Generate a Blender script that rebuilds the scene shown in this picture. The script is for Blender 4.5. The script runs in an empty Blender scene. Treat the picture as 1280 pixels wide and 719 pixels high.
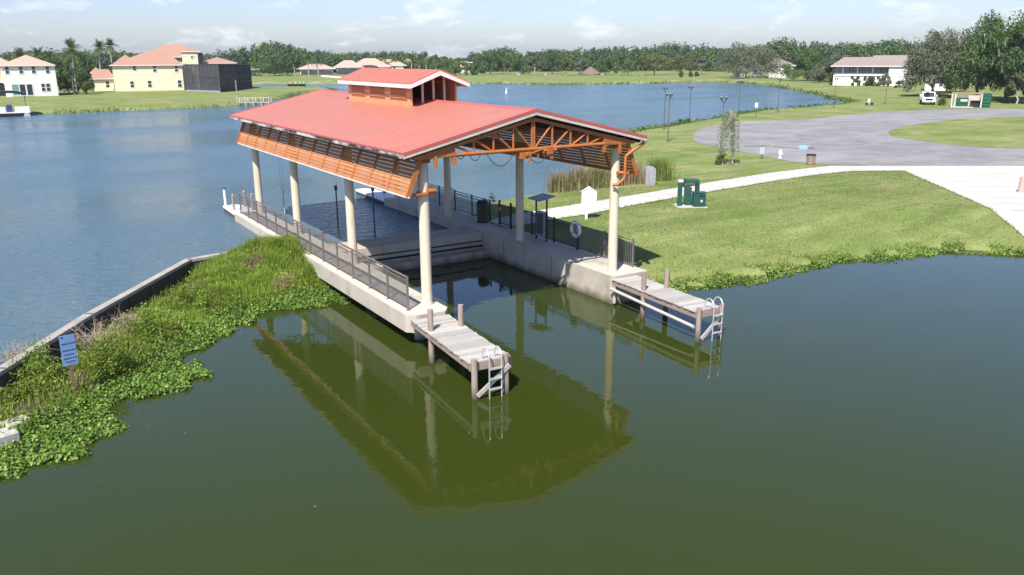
import bpy, bmesh, math, random
import numpy as np
from mathutils import Vector, Matrix
from mathutils.geometry import delaunay_2d_cdt
rnd = random.Random(7)
R = math.radians
sc = bpy.context.scene
COL = sc.collection

# ------------------------------------------------------------------ camera
CAM = np.array([-11.7985, -24.1593, 9.185]); YAW, PIT, ROLL, F = 0.5615, 0.2746, -0.0046, 1029.76
_fw = np.array([math.sin(YAW)*math.cos(PIT), math.cos(YAW)*math.cos(PIT), -math.sin(PIT)])
_rt = np.array([math.cos(YAW), -math.sin(YAW), 0.0]); _up = np.cross(_rt, _fw)
RT = _rt*math.cos(ROLL)+_up*math.sin(ROLL); UP = _up*math.cos(ROLL)-_rt*math.sin(ROLL)
cam = bpy.data.cameras.new('camera'); camo = bpy.data.objects.new('camera', cam); COL.objects.link(camo)
cam.sensor_width = 36; cam.lens = F/1280*36; cam.clip_start = .1; cam.clip_end = 6000
m = Matrix.Identity(4)
for i in range(3):
    m[i][0] = RT[i]; m[i][1] = UP[i]; m[i][2] = -_fw[i]; m[i][3] = CAM[i]
camo.matrix_world = m
sc.camera = camo

def ray(u, v): return _fw + RT*((u-640)/F) + UP*((359.5-v)/F)
def smooth(a, b, x):
    t = np.clip((x-a)/(b-a), 0, 1); return t*t*(3-2*t)
def H(x, y):
    d = np.hypot(x-CAM[0], y-CAM[1]); return 1.1+.6*smooth(150, 330, d)
def gp(u, v, z=None):
    """the point of the ground that is seen at a pixel of the survey picture"""
    d = ray(u, v); zz = 1.1 if z is None else z
    for _ in range(1 if z is not None else 8):
        P = CAM + d*((zz-CAM[2])/d[2])
        if z is None: zz = float(H(P[0], P[1]))
    return P
def zat(v, x, y):
    """height of a thing that stands at x, y and reaches picture row v"""
    d = np.array([x-CAM[0], y-CAM[1]]); L = float(np.hypot(*d))
    lo, hi = -5.0, 60.0
    for _ in range(40):
        z = (lo+hi)/2; q = np.array([x, y, z])-CAM
        vv = 359.5-F*(q@UP)/(q@_fw)
        if vv > v: lo = z
        else: hi = z
    return z
def facing(x, y):
    """rotation that turns local -y towards the camera's station"""
    return math.atan2(CAM[0]-x, -(CAM[1]-y)) if False else math.atan2(CAM[1]-y, CAM[0]-x)+math.pi/2

# ------------------------------------------------------------------ materials
def mat(name, c, c2=None, scale=4.0, rough=.7, metal=0.0, bump=0.0, bscale=None, detail=6, stretch=(1,1,1), lo=.35, hi=.65,
        island=0.0, spec=.5, extra=None):
    m = bpy.data.materials.new(name); m.use_nodes = True
    nt = m.node_tree; b = nt.nodes['Principled BSDF']; L = nt.links
    b.inputs['Roughness'].default_value = rough; b.inputs['Metallic'].default_value = metal
    b.inputs['Specular IOR Level'].default_value = spec
    b.inputs['Base Color'].default_value = (*c, 1)
    tc = nt.nodes.new('ShaderNodeTexCoord'); mp = nt.nodes.new('ShaderNodeMapping')
    mp.inputs['Scale'].default_value = stretch; L.new(tc.outputs['Object'], mp.inputs['Vector'])
    col = None
    if c2 is not None:
        n = nt.nodes.new('ShaderNodeTexNoise'); n.inputs['Scale'].default_value = scale; n.inputs['Detail'].default_value = detail
        n.inputs['Roughness'].default_value = .65
        L.new(mp.outputs[0], n.inputs['Vector'])
        r = nt.nodes.new('ShaderNodeValToRGB'); r.color_ramp.elements[0].position = lo; r.color_ramp.elements[1].position = hi
        r.color_ramp.elements[0].color = (*c, 1); r.color_ramp.elements[1].color = (*c2, 1)
        L.new(n.outputs['Fac'], r.inputs[0]); col = r.outputs[0]
    if extra:   # second, larger blotches: (colour, scale, lo, hi, stretch)
        ec, es, el, eh, est = extra
        mp2 = nt.nodes.new('ShaderNodeMapping'); mp2.inputs['Scale'].default_value = est; mp2.inputs['Location'].default_value = (3.1, 7.7, 1.3)
        L.new(tc.outputs['Object'], mp2.inputs['Vector'])
        n = nt.nodes.new('ShaderNodeTexNoise'); n.inputs['Scale'].default_value = es; n.inputs['Detail'].default_value = 7
        n.inputs['Roughness'].default_value = .7
        L.new(mp2.outputs[0], n.inputs['Vector'])
        mr = nt.nodes.new('ShaderNodeMapRange'); mr.inputs[1].default_value = el; mr.inputs[2].default_value = eh
        L.new(n.outputs['Fac'], mr.inputs[0])
        mx = nt.nodes.new('ShaderNodeMix'); mx.data_type = 'RGBA'; L.new(mr.outputs[0], mx.inputs[0])
        if col: L.new(col, mx.inputs[6])
        else: mx.inputs[6].default_value = (*c, 1)
        mx.inputs[7].default_value = (*ec, 1); col = mx.outputs[2]
    if island:
        g = nt.nodes.new('ShaderNodeNewGeometry'); mr = nt.nodes.new('ShaderNodeMapRange')
        mr.inputs[3].default_value = 1-island; mr.inputs[4].default_value = 1+island
        L.new(g.outputs['Random Per Island'], mr.inputs[0])
        hs = nt.nodes.new('ShaderNodeHueSaturation'); L.new(mr.outputs[0], hs.inputs['Value'])
        if col: L.new(col, hs.inputs['Color'])
        else: hs.inputs['Color'].default_value = (*c, 1)
        col = hs.outputs[0]
    if col: L.new(col, b.inputs['Base Color'])
    if bump:
        n = nt.nodes.new('ShaderNodeTexNoise'); n.inputs['Scale'].default_value = bscale or scale*3; n.inputs['Detail'].default_value = 5
        L.new(mp.outputs[0], n.inputs['Vector'])
        bp = nt.nodes.new('ShaderNodeBump'); bp.inputs['Strength'].default_value = 1; bp.inputs['Distance'].default_value = bump
        L.new(n.outputs['Fac'], bp.inputs['Height']); L.new(bp.outputs[0], b.inputs['Normal'])
    return m

def leafmat(name, c, c2, trans=.3, rough=.6, c3=None):
    """leaves: colour varies from leaf to leaf"""
    m = bpy.data.materials.new(name); m.use_nodes = True; nt = m.node_tree; L = nt.links
    b = nt.nodes['Principled BSDF']; b.inputs['Roughness'].default_value = rough; b.inputs['Specular IOR Level'].default_value = .25
    g = nt.nodes.new('ShaderNodeNewGeometry'); r = nt.nodes.new('ShaderNodeValToRGB')
    r.color_ramp.elements[0].color = (*c, 1); r.color_ramp.elements[1].color = (*c2, 1)
    if c3:
        e = r.color_ramp.elements.new(.9); e.color = (*c2, 1); r.color_ramp.elements[2].color = (*c3, 1)
    L.new(g.outputs['Random Per Island'], r.inputs[0])
    tc = nt.nodes.new('ShaderNodeTexCoord'); n = nt.nodes.new('ShaderNodeTexNoise'); n.inputs['Scale'].default_value = .35
    n.inputs['Detail'].default_value = 3; L.new(tc.outputs['Object'], n.inputs['Vector'])
    oi = nt.nodes.new('ShaderNodeObjectInfo')
    mr = nt.nodes.new('ShaderNodeMapRange'); mr.inputs[1].default_value = .3; mr.inputs[2].default_value = .7
    mr.inputs[3].default_value = .72; mr.inputs[4].default_value = 1.3; L.new(n.outputs['Fac'], mr.inputs[0])
    hs = nt.nodes.new('ShaderNodeHueSaturation'); L.new(r.outputs[0], hs.inputs['Color']); L.new(mr.outputs[0], hs.inputs['Value'])
    L.new(hs.outputs[0], b.inputs['Base Color'])
    t = nt.nodes.new('ShaderNodeBsdfTranslucent'); L.new(hs.outputs[0], t.inputs['Color'])
    mx = nt.nodes.new('ShaderNodeMixShader'); mx.inputs[0].default_value = trans
    L.new(b.outputs[0], mx.inputs[1]); L.new(t.outputs[0], mx.inputs[2])
    L.new(mx.outputs[0], nt.nodes['Material Output'].inputs['Surface'])
    return m

M = {}
M['roof'] = mat('red_metal_roofing', (.50,.172,.118), (.455,.15,.102), .9, rough=.48, stretch=(.25,2.2,1), extra=((.40,.165,.12), .35, .42, .75, (.5,1,1)))
M['rooftrim'] = mat('red_trim_paint', (.46,.10,.085), rough=.45)
M['fascia'] = mat('tan_fascia_board', (.60,.52,.43), (.48,.41,.34), 2.5, rough=.7, extra=((.32,.28,.24), 1.2, .6, .78, (1,1,1)))
M['fasciamold'] = mat('mildewed_fascia_board', (.62,.56,.50), (.50,.45,.40), 3, rough=.8, extra=((.035,.03,.028), .8, .44, .56, (1,.6,3)))
M['whitefascia'] = mat('white_fascia_board', (.74,.70,.66), (.64,.60,.55), 3, rough=.6)
M['orange'] = mat('orange_painted_steel', (.42,.14,.034), (.33,.105,.027), 3, rough=.5, extra=((.36,.12,.035), 1.5, .62, .8, (1,1,1)))
M['slat'] = mat('orange_painted_slat', (.49,.205,.085), (.41,.165,.065), 2, rough=.8, island=.13, spec=.15)
M['cupolawall'] = mat('orange_ply_wall', (.64,.30,.14), (.58,.26,.115), 2, rough=.65)
M['underroof'] = mat('shaded_dark_roof_underside', (.05,.018,.01), (.04,.014,.008), 2, rough=.7)  # orange paint darkened: the shade under the roof is put into the colour
M['column'] = mat('cream_painted_column', (.66,.565,.43), (.60,.51,.38), 1.4, rough=.75, bump=.004, bscale=18, extra=((.40,.33,.24), .9, .54, .78, (3,3,.3)))
M['concrete'] = mat('weathered_concrete', (.49,.435,.36), (.39,.345,.28), 1.1, rough=.9, bump=.006, bscale=14, extra=((.20,.175,.14), .9, .55, .75, (1,1,.45)))
def waterline(m, z0, z1, c):
    nt = m.node_tree; L = nt.links; b = nt.nodes['Principled BSDF']; src = b.inputs['Base Color'].links[0].from_socket
    g = nt.nodes.new('ShaderNodeNewGeometry'); s = nt.nodes.new('ShaderNodeSeparateXYZ'); L.new(g.outputs['Position'], s.inputs[0])
    n = nt.nodes.new('ShaderNodeTexNoise'); n.inputs['Scale'].default_value = 2.2; n.inputs['Detail'].default_value = 6; mp = nt.nodes.new('ShaderNodeMapping'); mp.inputs['Scale'].default_value = (1,1,.4)
    L.new(g.outputs['Position'], mp.inputs['Vector']); L.new(mp.outputs[0], n.inputs['Vector'])
    a = nt.nodes.new('ShaderNodeMath'); a.operation = 'MULTIPLY_ADD'; L.new(n.outputs['Fac'], a.inputs[0]); a.inputs[1].default_value = -.55; L.new(s.outputs['Z'], a.inputs[2])
    mr = nt.nodes.new('ShaderNodeMapRange'); mr.inputs[1].default_value = z1-.27; mr.inputs[2].default_value = z0-.27; L.new(a.outputs[0], mr.inputs[0])
    mx = nt.nodes.new('ShaderNodeMix'); mx.data_type = 'RGBA'; L.new(mr.outputs[0], mx.inputs[0]); L.new(src, mx.inputs[6]); mx.inputs[7].default_value = (*c,1); L.new(mx.outputs[2], b.inputs['Base Color'])
waterline(M['concrete'], .02, .34, (.13,.115,.075))
M['deckconc'] = mat('walkway_concrete', (.55,.495,.425), (.47,.42,.36), .9, rough=.9, bump=.004, bscale=20, extra=((.28,.255,.22), .7, .57, .75, (1,1,1)))
M['wallconc'] = mat('pale_seawall_cap', (.38,.35,.31), (.27,.25,.22), 1.5, rough=.9, bump=.006, bscale=12, extra=((.2,.18,.15), 1.2, .58, .72, (1,1,1)))
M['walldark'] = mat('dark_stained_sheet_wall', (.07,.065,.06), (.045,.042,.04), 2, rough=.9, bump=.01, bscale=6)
M['wood'] = mat('weathered_grey_wood', (.42,.385,.345), (.33,.285,.255), 6, rough=.85, stretch=(1,8,1), island=.22, bump=.004, bscale=30)
M['woodx'] = mat('weathered_plank', (.455,.43,.395), (.33,.31,.28), 5, rough=.85, stretch=(.7,9,1), island=.2, bump=.004, bscale=30, extra=((.27,.23,.2), 1.5, .58, .75, (1,1,1)))
M['woodred'] = mat('reddish_dock_beam', (.33,.245,.205), (.24,.175,.145), 4, rough=.85, stretch=(1,1,3), island=.15)
M['pile'] = mat('weathered_wood_pile', (.36,.28,.225), (.25,.19,.15), 3, rough=.9, stretch=(4,4,.6), bump=.008, bscale=14)
waterline(M['pile'], .0, .45, (.07,.06,.04))
M['pvc'] = mat('pale_pipe', (.52,.47,.41), (.42,.38,.33), 3, rough=.5)
M['alu'] = mat('aluminium_tube', (.68,.69,.70), rough=.35, metal=.6)
M['railgrey'] = mat('brown_grey_railing_paint', (.17,.15,.14), (.13,.115,.105), 4, rough=.55)
M['black'] = mat('black_metal_paint', (.012,.012,.015), rough=.45)
M['blackrub'] = mat('black_rubber', (.012,.012,.012), rough=.7)
M['white'] = mat('white_paint', (.78,.77,.75), (.70,.69,.67), 3, rough=.5)
M['whitewall'] = mat('white_stucco', (.74,.71,.66), (.68,.65,.60), 1, rough=.85)
M['creamwall'] = mat('cream_yellow_stucco', (.78,.67,.47), (.74,.63,.44), 1, rough=.85)
M['peachwall'] = mat('peach_stucco', (.66,.43,.24), rough=.85)
M['tile'] = mat('salmon_roof_tile', (.40,.225,.16), (.33,.18,.13), 3, rough=.8, extra=((.30,.16,.12), .6, .55, .75, (1,1,1)))
M['tilepale'] = mat('pale_pink_roof_tile', (.50,.34,.27), (.42,.28,.22), 2, rough=.8)
M['shingle'] = mat('tan_shingle_roof', (.29,.235,.205), (.24,.195,.17), 2, rough=.85)
M['glass'] = mat('dark_window_glass', (.03,.035,.045), rough=.08, spec=.6)
M['teal'] = mat('teal_door_glass', (.16,.27,.27), rough=.1, spec=.6)
M['screen'] = mat('black_insect_screen', (.012,.012,.014), (.03,.03,.034), .5, rough=.8)
M['screendim'] = mat('grey_insect_screen', (.04,.04,.045), (.07,.07,.075), .5, rough=.8)
for q_, f_ in (('screen',.22),('screendim',.25)):
    n_ = M[q_].node_tree; t_ = n_.nodes.new('ShaderNodeBsdfTransparent'); x_ = n_.nodes.new('ShaderNodeMixShader'); x_.inputs[0].default_value = f_
    n_.links.new(n_.nodes['Principled BSDF'].outputs[0], x_.inputs[1]); n_.links.new(t_.outputs[0], x_.inputs[2]); n_.links.new(x_.outputs[0], n_.nodes['Material Output'].inputs['Surface'])
M['asphalt'] = mat('worn_asphalt', (.25,.24,.235), (.175,.168,.168), .35, rough=.95, bump=.004, bscale=40, stretch=(1,1,1), extra=((.29,.28,.275), .11, .48, .7, (1,2.2,1)))
M['pathconc'] = mat('pale_concrete_paving', (.52,.495,.455), (.45,.425,.39), .35, rough=.95, extra=((.47,.43,.38), .12, .55, .8, (1,2.5,1)))
M['green'] = mat('dark_green_plastic', (.018,.085,.07), (.014,.065,.055), 3, rough=.45)
M['greendump'] = mat('green_dumpster_paint', (.012,.13,.075), (.01,.10,.06), 2, rough=.5)
M['signblue'] = mat('faded_shaded_blue_sign_face', (.15,.26,.48), (.19,.31,.53), 8, rough=.5)  # blue darkened so that shade on the sign face is in the colour
M['textblue'] = mat('dark_blue_lettering', (.03,.06,.16), rough=.6)
M['paintblue'] = mat('faded_blue_road_paint', (.20,.42,.60), (.26,.40,.50), 6, rough=.9)
M['paintwhite'] = mat('faded_white_road_paint', (.5,.5,.48), (.3,.3,.29), 8, rough=.9)
M['paintdark'] = mat('dark_tar_patch', (.09,.09,.095), (.15,.15,.15), 6, rough=.9)
M['lampbronze'] = mat('bronze_lamp_metal', (.10,.09,.085), rough=.5)
M['lamplens'] = mat('frosted_lamp_lens', (.3,.3,.3), rough=.3)
M['greybox'] = mat('grey_cabinet_paint', (.30,.31,.335), (.26,.27,.29), 3, rough=.5)
M['darkgrey'] = mat('dark_grey_metal', (.07,.075,.085), rough=.5)
M['rock'] = mat('grey_limestone', (.46,.44,.41), (.34,.32,.29), 5, rough=.95, bump=.02, bscale=7)
M['rust'] = mat('rusty_post', (.17,.075,.035), (.25,.14,.08), 7, rough=.9)
M['tan'] = mat('tan_fence_board', (.31,.235,.18), (.25,.185,.14), 3, rough=.85, island=.12)
M['thatch'] = mat('grey_palm_thatch', (.20,.165,.13), (.13,.105,.085), 4, rough=.95, bump=.05, bscale=6)
M['bark'] = mat('grey_brown_bark', (.14,.115,.095), (.085,.07,.058), 4, rough=.95, bump=.02, bscale=8)
M['barkpale'] = mat('pale_bark', (.42,.38,.33), (.30,.27,.23), 4, rough=.95)
M['soil'] = mat('damp_brown_soil', (.085,.062,.04), (.05,.038,.026), 3, rough=.95, bump=.02, bscale=9)
M['red'] = mat('red_plastic', (.45,.03,.03), rough=.5)
M['navy'] = mat('navy_vinyl', (.03,.05,.18), rough=.5)
M['oak'] = leafmat('live_oak_leaves', (.045,.085,.02), (.13,.19,.05))
M['oakpale'] = leafmat('olive_oak_leaves', (.065,.09,.032), (.165,.20,.075))
M['oakgrey'] = leafmat('mossy_oak_leaves', (.085,.105,.06), (.19,.21,.12))
M['tree1'] = leafmat('mid_green_leaves', (.045,.09,.022), (.12,.20,.048))
M['tree2'] = leafmat('olive_green_leaves', (.075,.105,.026), (.19,.22,.065))
M['pine'] = leafmat('blue_green_needles', (.045,.085,.04), (.11,.165,.075))
M['moss'] = leafmat('grey_hanging_moss', (.15,.155,.115), (.27,.27,.21), trans=.2)
M['frond'] = leafmat('palm_fronds', (.045,.08,.02), (.14,.18,.055), c3=(.26,.22,.11))
M['hyacinth'] = leafmat('water_hyacinth_leaves', (.045,.11,.016), (.22,.34,.055), trans=.35, rough=.5, c3=(.42,.46,.15))
M['shoreveg'] = leafmat('shore_plant_greens', (.10,.19,.03), (.26,.35,.07), trans=.35, rough=.45, c3=(.42,.42,.16))
M['tallgrass'] = leafmat('tall_grass_blades', (.12,.21,.022), (.34,.44,.065), trans=.45, c3=(.50,.44,.18))
M['drygrass'] = leafmat('dry_grass_blades', (.26,.20,.11), (.42,.34,.21), trans=.3)
M['reed'] = leafmat('reed_blades', (.08,.13,.03), (.23,.25,.09), trans=.3, c3=(.34,.24,.13))
M['reeddry'] = leafmat('brown_reed_blades', (.27,.19,.11), (.44,.34,.21), trans=.3)
M['shrub'] = leafmat('yellow_green_shrub_leaves', (.10,.17,.022), (.30,.37,.065), trans=.4)
M['weep'] = leafmat('grey_green_weeping_leaves', (.22,.25,.12), (.42,.44,.27), trans=.35)
M['twig'] = mat('bleached_twigs', (.46,.36,.26), (.33,.26,.19), 5, rough=.95, island=.2)

# lawn: patches of greener and drier grass, faint mowing streaks
def lawnmat():
    m = mat('lawn', (.13,.18,.045), (.21,.235,.085), .22, rough=.95, bump=.05, bscale=9, detail=9,
            extra=((.31,.28,.14), .16, .50, .74, (1,1.6,1)), spec=.1)
    nt = m.node_tree; L = nt.links; b = nt.nodes['Principled BSDF']
    src = b.inputs['Base Color'].links[0].from_socket
    tc = nt.nodes.new('ShaderNodeTexCoord')
    def streak(sc_, rot, st, amt):
        mp = nt.nodes.new('ShaderNodeMapping'); mp.inputs['Rotation'].default_value = (0,0,rot); mp.inputs['Scale'].default_value = st
        L.new(tc.outputs['Object'], mp.inputs['Vector'])
        n = nt.nodes.new('ShaderNodeTexNoise'); n.inputs['Scale'].default_value = sc_; n.inputs['Detail'].default_value = 8
        n.inputs['Roughness'].default_value = .75; L.new(mp.outputs[0], n.inputs['Vector'])
        mr = nt.nodes.new('ShaderNodeMapRange'); mr.inputs[1].default_value = .3; mr.inputs[2].default_value = .7
        mr.inputs[3].default_value = 1-amt; mr.inputs[4].default_value = 1+amt; L.new(n.outputs['Fac'], mr.inputs[0])
        return mr.outputs[0]
    s1 = streak(.9, .45, (.12,1,1), .26); s2 = streak(7, 0, (1,1,1), .3)
    mu = nt.nodes.new('ShaderNodeMath'); mu.operation = 'MULTIPLY'; L.new(s1, mu.inputs[0]); L.new(s2, mu.inputs[1])
    hs = nt.nodes.new('ShaderNodeHueSaturation'); L.new(src, hs.inputs['Color']); L.new(mu.outputs[0], hs.inputs['Value'])
    L.new(hs.outputs[0], b.inputs['Base Color'])
    return m
M['lawn'] = lawnmat()

def watermat(name, c, c2, b1, s1, b2, s2, st=(1,1,1), rough=.02, rot=0, cs=.05, ior=1.333):
    m = mat(name, c, c2, cs, rough=rough); nt = m.node_tree; L = nt.links; b = nt.nodes['Principled BSDF']
    b.inputs['IOR'].default_value = ior
    tc = nt.nodes.new('ShaderNodeTexCoord'); prev = None
    for bd, s_ in ((b1, s1), (b2, s2)):
        if not bd: continue
        mp = nt.nodes.new('ShaderNodeMapping'); mp.inputs['Scale'].default_value = st; mp.inputs['Rotation'].default_value = (0,0,rot)
        L.new(tc.outputs['Object'], mp.inputs['Vector'])
        n = nt.nodes.new('ShaderNodeTexNoise'); n.inputs['Scale'].default_value = s_; n.inputs['Detail'].default_value = 3
        n.inputs['Distortion'].default_value = .4
        L.new(mp.outputs[0], n.inputs['Vector'])
        bp = nt.nodes.new('ShaderNodeBump'); bp.inputs['Strength'].default_value = 1; bp.inputs['Distance'].default_value = bd
        L.new(n.outputs['Fac'], bp.inputs['Height'])
        if prev: L.new(prev, bp.inputs['Normal'])
        prev = bp.outputs[0]
    if prev: L.new(prev, b.inputs['Normal'])
    return m
M['lake'] = watermat('rippled_lake_water', (.070,.125,.16), (.084,.142,.18), .19, 1.5, .17, 4.2, st=(.55,1.5,1), rot=-.35, rough=.2)
def windpatches(m, lo, hi):
    nt = m.node_tree; tc = nt.nodes.new('ShaderNodeTexCoord'); mp = nt.nodes.new('ShaderNodeMapping'); mp.inputs['Scale'].default_value = (.35,1.4,1); mp.inputs['Rotation'].default_value = (0,0,-.5); n = nt.nodes.new('ShaderNodeTexNoise'); n.inputs['Scale'].default_value = .045; n.inputs['Detail'].default_value = 6
    mr = nt.nodes.new('ShaderNodeMapRange'); mr.inputs[1].default_value = .35; mr.inputs[2].default_value = .65; mr.inputs[3].default_value = lo; mr.inputs[4].default_value = hi
    nt.links.new(tc.outputs['Object'], mp.inputs['Vector']); nt.links.new(mp.outputs[0], n.inputs['Vector']); nt.links.new(n.outputs['Fac'], mr.inputs[0]); nt.links.new(mr.outputs[0], nt.nodes['Principled BSDF'].inputs['Roughness'])
windpatches(M['lake'], .08, .3)
M['canal'] = watermat('still_green_water', (.028,.0405,.0055), (.0305,.043,.0062), .012, .22, .0026, 3.0, rough=.015, cs=.03)

# ------------------------------------------------------------------ mesh helpers
class MB:
    def __init__(s): s.v = []; s.f = []
    def add(s, vs, fs):
        o = len(s.v); s.v += [tuple(map(float, p)) for p in vs]; s.f += [tuple(o+i for i in f) for f in fs]; return s
    def box(s, a, b):
        x0,y0,z0 = a; x1,y1,z1 = b
        return s.add([(x0,y0,z0),(x1,y0,z0),(x1,y1,z0),(x0,y1,z0),(x0,y0,z1),(x1,y0,z1),(x1,y1,z1),(x0,y1,z1)],
              [(0,3,2,1),(4,5,6,7),(0,1,5,4),(1,2,6,5),(2,3,7,6),(3,0,4,7)])
    def bar(s, p, q, w, h, up=(0,0,1)):
        p = Vector(p); q = Vector(q); d = (q-p).normalized(); u = Vector(up)
        if abs(d.dot(u)) > .99: u = Vector((0,1,0))
        sd = d.cross(u).normalized(); u = sd.cross(d).normalized()
        a = sd*(w/2); b = u*(h/2)
        return s.add([p-a-b,p+a-b,p+a+b,p-a+b,q-a-b,q+a-b,q+a+b,q-a+b],
              [(0,1,2,3),(7,6,5,4),(0,4,5,1),(1,5,6,2),(2,6,7,3),(3,7,4,0)])
    def cyl(s, p, q, r0, r1=None, n=12, caps=True):
        r1 = r0 if r1 is None else r1
        p = Vector(p); q = Vector(q); d = (q-p).normalized(); u = Vector((0,0,1)) if abs(d.z) < .95 else Vector((1,0,0))
        a = d.cross(u).normalized(); b = d.cross(a).normalized(); vs = []
        for c, r in ((p, r0), (q, r1)):
            for i in range(n):
                t = 2*math.pi*i/n; vs.append(c + a*(r*math.cos(t)) + b*(r*math.sin(t)))
        fs = [(i, (i+1) % n, n+(i+1) % n, n+i) for i in range(n)]
        if caps: fs += [tuple(range(n-1,-1,-1)), tuple(range(n, 2*n))]
        return s.add(vs, fs)
    def tube(s, pts, r, n=8, r1=None):
        pts = [Vector(p) for p in pts]; N = len(pts); vs = []; prev = None
        for i, p in enumerate(pts):
            d = (pts[min(i+1,N-1)]-pts[max(i-1,0)]).normalized()
            if prev is None:
                u = Vector((0,0,1)) if abs(d.z) < .9 else Vector((1,0,0)); a = d.cross(u).normalized()
            else:
                a = (prev - d*prev.dot(d)).normalized()
            prev = a; b = d.cross(a); rr = r if r1 is None else r+(r1-r)*i/(N-1)
            for k in range(n):
                t = 2*math.pi*k/n; vs.append(p+a*(rr*math.cos(t))+b*(rr*math.sin(t)))
        fs = []
        for i in range(N-1):
            for k in range(n): fs.append((i*n+k, i*n+(k+1) % n, (i+1)*n+(k+1) % n, (i+1)*n+k))
        fs += [tuple(range(n-1,-1,-1)), tuple(range((N-1)*n, N*n))]
        return s.add(vs, fs)
    def prism(s, poly, z0, z1):
        n = len(poly); vs = [(x,y,z0) for x,y in poly]+[(x,y,z1) for x,y in poly]
        return s.add(vs, [tuple(range(n-1,-1,-1)), tuple(range(n,2*n))]+[(i,(i+1) % n,n+(i+1) % n,n+i) for i in range(n)])
    def extr(s, poly, d):
        """a planar 3d outline pushed along d"""
        n = len(poly); d = Vector(d); a = [Vector(p) for p in poly]; vs = a+[p+d for p in a]
        return s.add(vs, [tuple(range(n-1,-1,-1)), tuple(range(n,2*n))]+[(i,(i+1) % n,n+(i+1) % n,n+i) for i in range(n)])
    def torus(s, c, ax, Rr, r, n=24, k=8):
        c = Vector(c); ax = Vector(ax).normalized(); u = Vector((0,0,1)) if abs(ax.z) < .9 else Vector((1,0,0))
        a = ax.cross(u).normalized(); b = ax.cross(a); vs = []
        for i in range(n):
            t = 2*math.pi*i/n; e = a*math.cos(t)+b*math.sin(t)
            for j in range(k):
                w = 2*math.pi*j/k; vs.append(c+e*(Rr+r*math.cos(w))+ax*(r*math.sin(w)))
        return s.add(vs, [(i*k+j, i*k+(j+1) % k, ((i+1) % n)*k+(j+1) % k, ((i+1) % n)*k+j) for i in range(n) for j in range(k)])
    def mesh(s, name, material, smooth=None, bevel=0):
        me = bpy.data.meshes.new(name); me.from_pydata(s.v, [], s.f)
        bm = bmesh.new(); bm.from_mesh(me)
        bmesh.ops.recalc_face_normals(bm, faces=bm.faces)
        if bevel:
            bmesh.ops.bevel(bm, geom=[e for e in bm.edges if e.is_manifold and e.calc_face_angle(0) > .5], offset=bevel, segments=1, affect='EDGES')
        bm.to_mesh(me); bm.free(); me.materials.append(material)
        if smooth:
            me.shade_smooth(); me.set_sharp_from_angle(angle=R(smooth))
        return me
    def build(s, name, material, parent=None, smooth=None, bevel=0):
        o = bpy.data.objects.new(name, s.mesh(name, material, smooth, bevel)); COL.objects.link(o)
        if parent is not None: o.parent = parent
        return o
def np_mesh(name, V, Fc, material):
    """big leaf meshes: V (N,3), Fc (M,k)"""
    V = np.asarray(V, np.float32); Fc = np.asarray(Fc, np.int32)
    me = bpy.data.meshes.new(name); k = Fc.shape[1]
    me.vertices.add(len(V)); me.vertices.foreach_set('co', V.ravel())
    me.loops.add(Fc.size); me.loops.foreach_set('vertex_index', Fc.ravel())
    me.polygons.add(len(Fc)); me.polygons.foreach_set('loop_start', np.arange(0, Fc.size, k, dtype=np.int32))
    me.polygons.foreach_set('loop_total', np.full(len(Fc), k, np.int32))
    me.update(calc_edges=True); me.validate(); me.materials.append(material)
    return me
def link(name, me, parent=None):
    o = bpy.data.objects.new(name, me); COL.objects.link(o)
    if parent is not None: o.parent = parent
    return o
def tag(o, label, cat, group=None, kind=None):
    if label: o['label'] = label
    if cat: o['category'] = cat
    if group: o['group'] = group
    if kind: o['kind'] = kind
    return o
def thing(name, label, cat, loc=(0,0,0), rz=0, group=None):
    o = bpy.data.objects.new(name, None); COL.objects.link(o); o.empty_display_size = .3
    o.location = loc; o.rotation_euler = (0,0,rz); return tag(o, label, cat, group)
def struct(o): o['kind'] = 'structure'; return o
def copy_tree(o, parent=None):
    c = o.copy(); COL.objects.link(c)
    if parent is not None: c.parent = parent
    for ch in o.children: copy_tree(ch, c)
    return c

# ------------------------------------------------------------------ foliage helpers
def leaves(C, size, rng, asp=.6, flat=0.0, droop=0.0):
    """one small quad per centre, random orientation; flat pulls them horizontal"""
    C = np.asarray(C); n = len(C)
    a = rng.normal(size=(n,3)); a[:,2] *= (1-flat); a /= np.linalg.norm(a, axis=1)[:,None]+1e-9
    b = rng.normal(size=(n,3)); b[:,2] *= (1-flat); b -= a*(a*b).sum(1)[:,None]; b /= np.linalg.norm(b, axis=1)[:,None]+1e-9
    s = size*rng.uniform(.6, 1.4, n)[:,None]
    a *= s*.5; b *= s*.5*asp
    V = np.stack([C-a, C+b, C+a, C-b], 1).reshape(-1,3)
    return V, np.arange(4*n).reshape(-1,4)
def leaves_n(C, N, size, rng, asp=.7, jit=.75):
    """leaf quads that face outwards from their clump, so that lobes catch light on top and fall into shade below"""
    n = len(C); N = N/(np.linalg.norm(N,axis=1)[:,None]+1e-9)+rng.normal(size=(n,3))*jit; N /= np.linalg.norm(N,axis=1)[:,None]+1e-9
    a = np.cross(N, rng.normal(size=(n,3))); a /= np.linalg.norm(a,axis=1)[:,None]+1e-9; b = np.cross(N, a)
    s = size*rng.uniform(.6,1.4,n)[:,None]; a *= s*.5; b *= s*.5*asp
    return np.stack([C-a, C+b, C+a, C-b], 1).reshape(-1,3), np.arange(4*n).reshape(-1,4)
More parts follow.
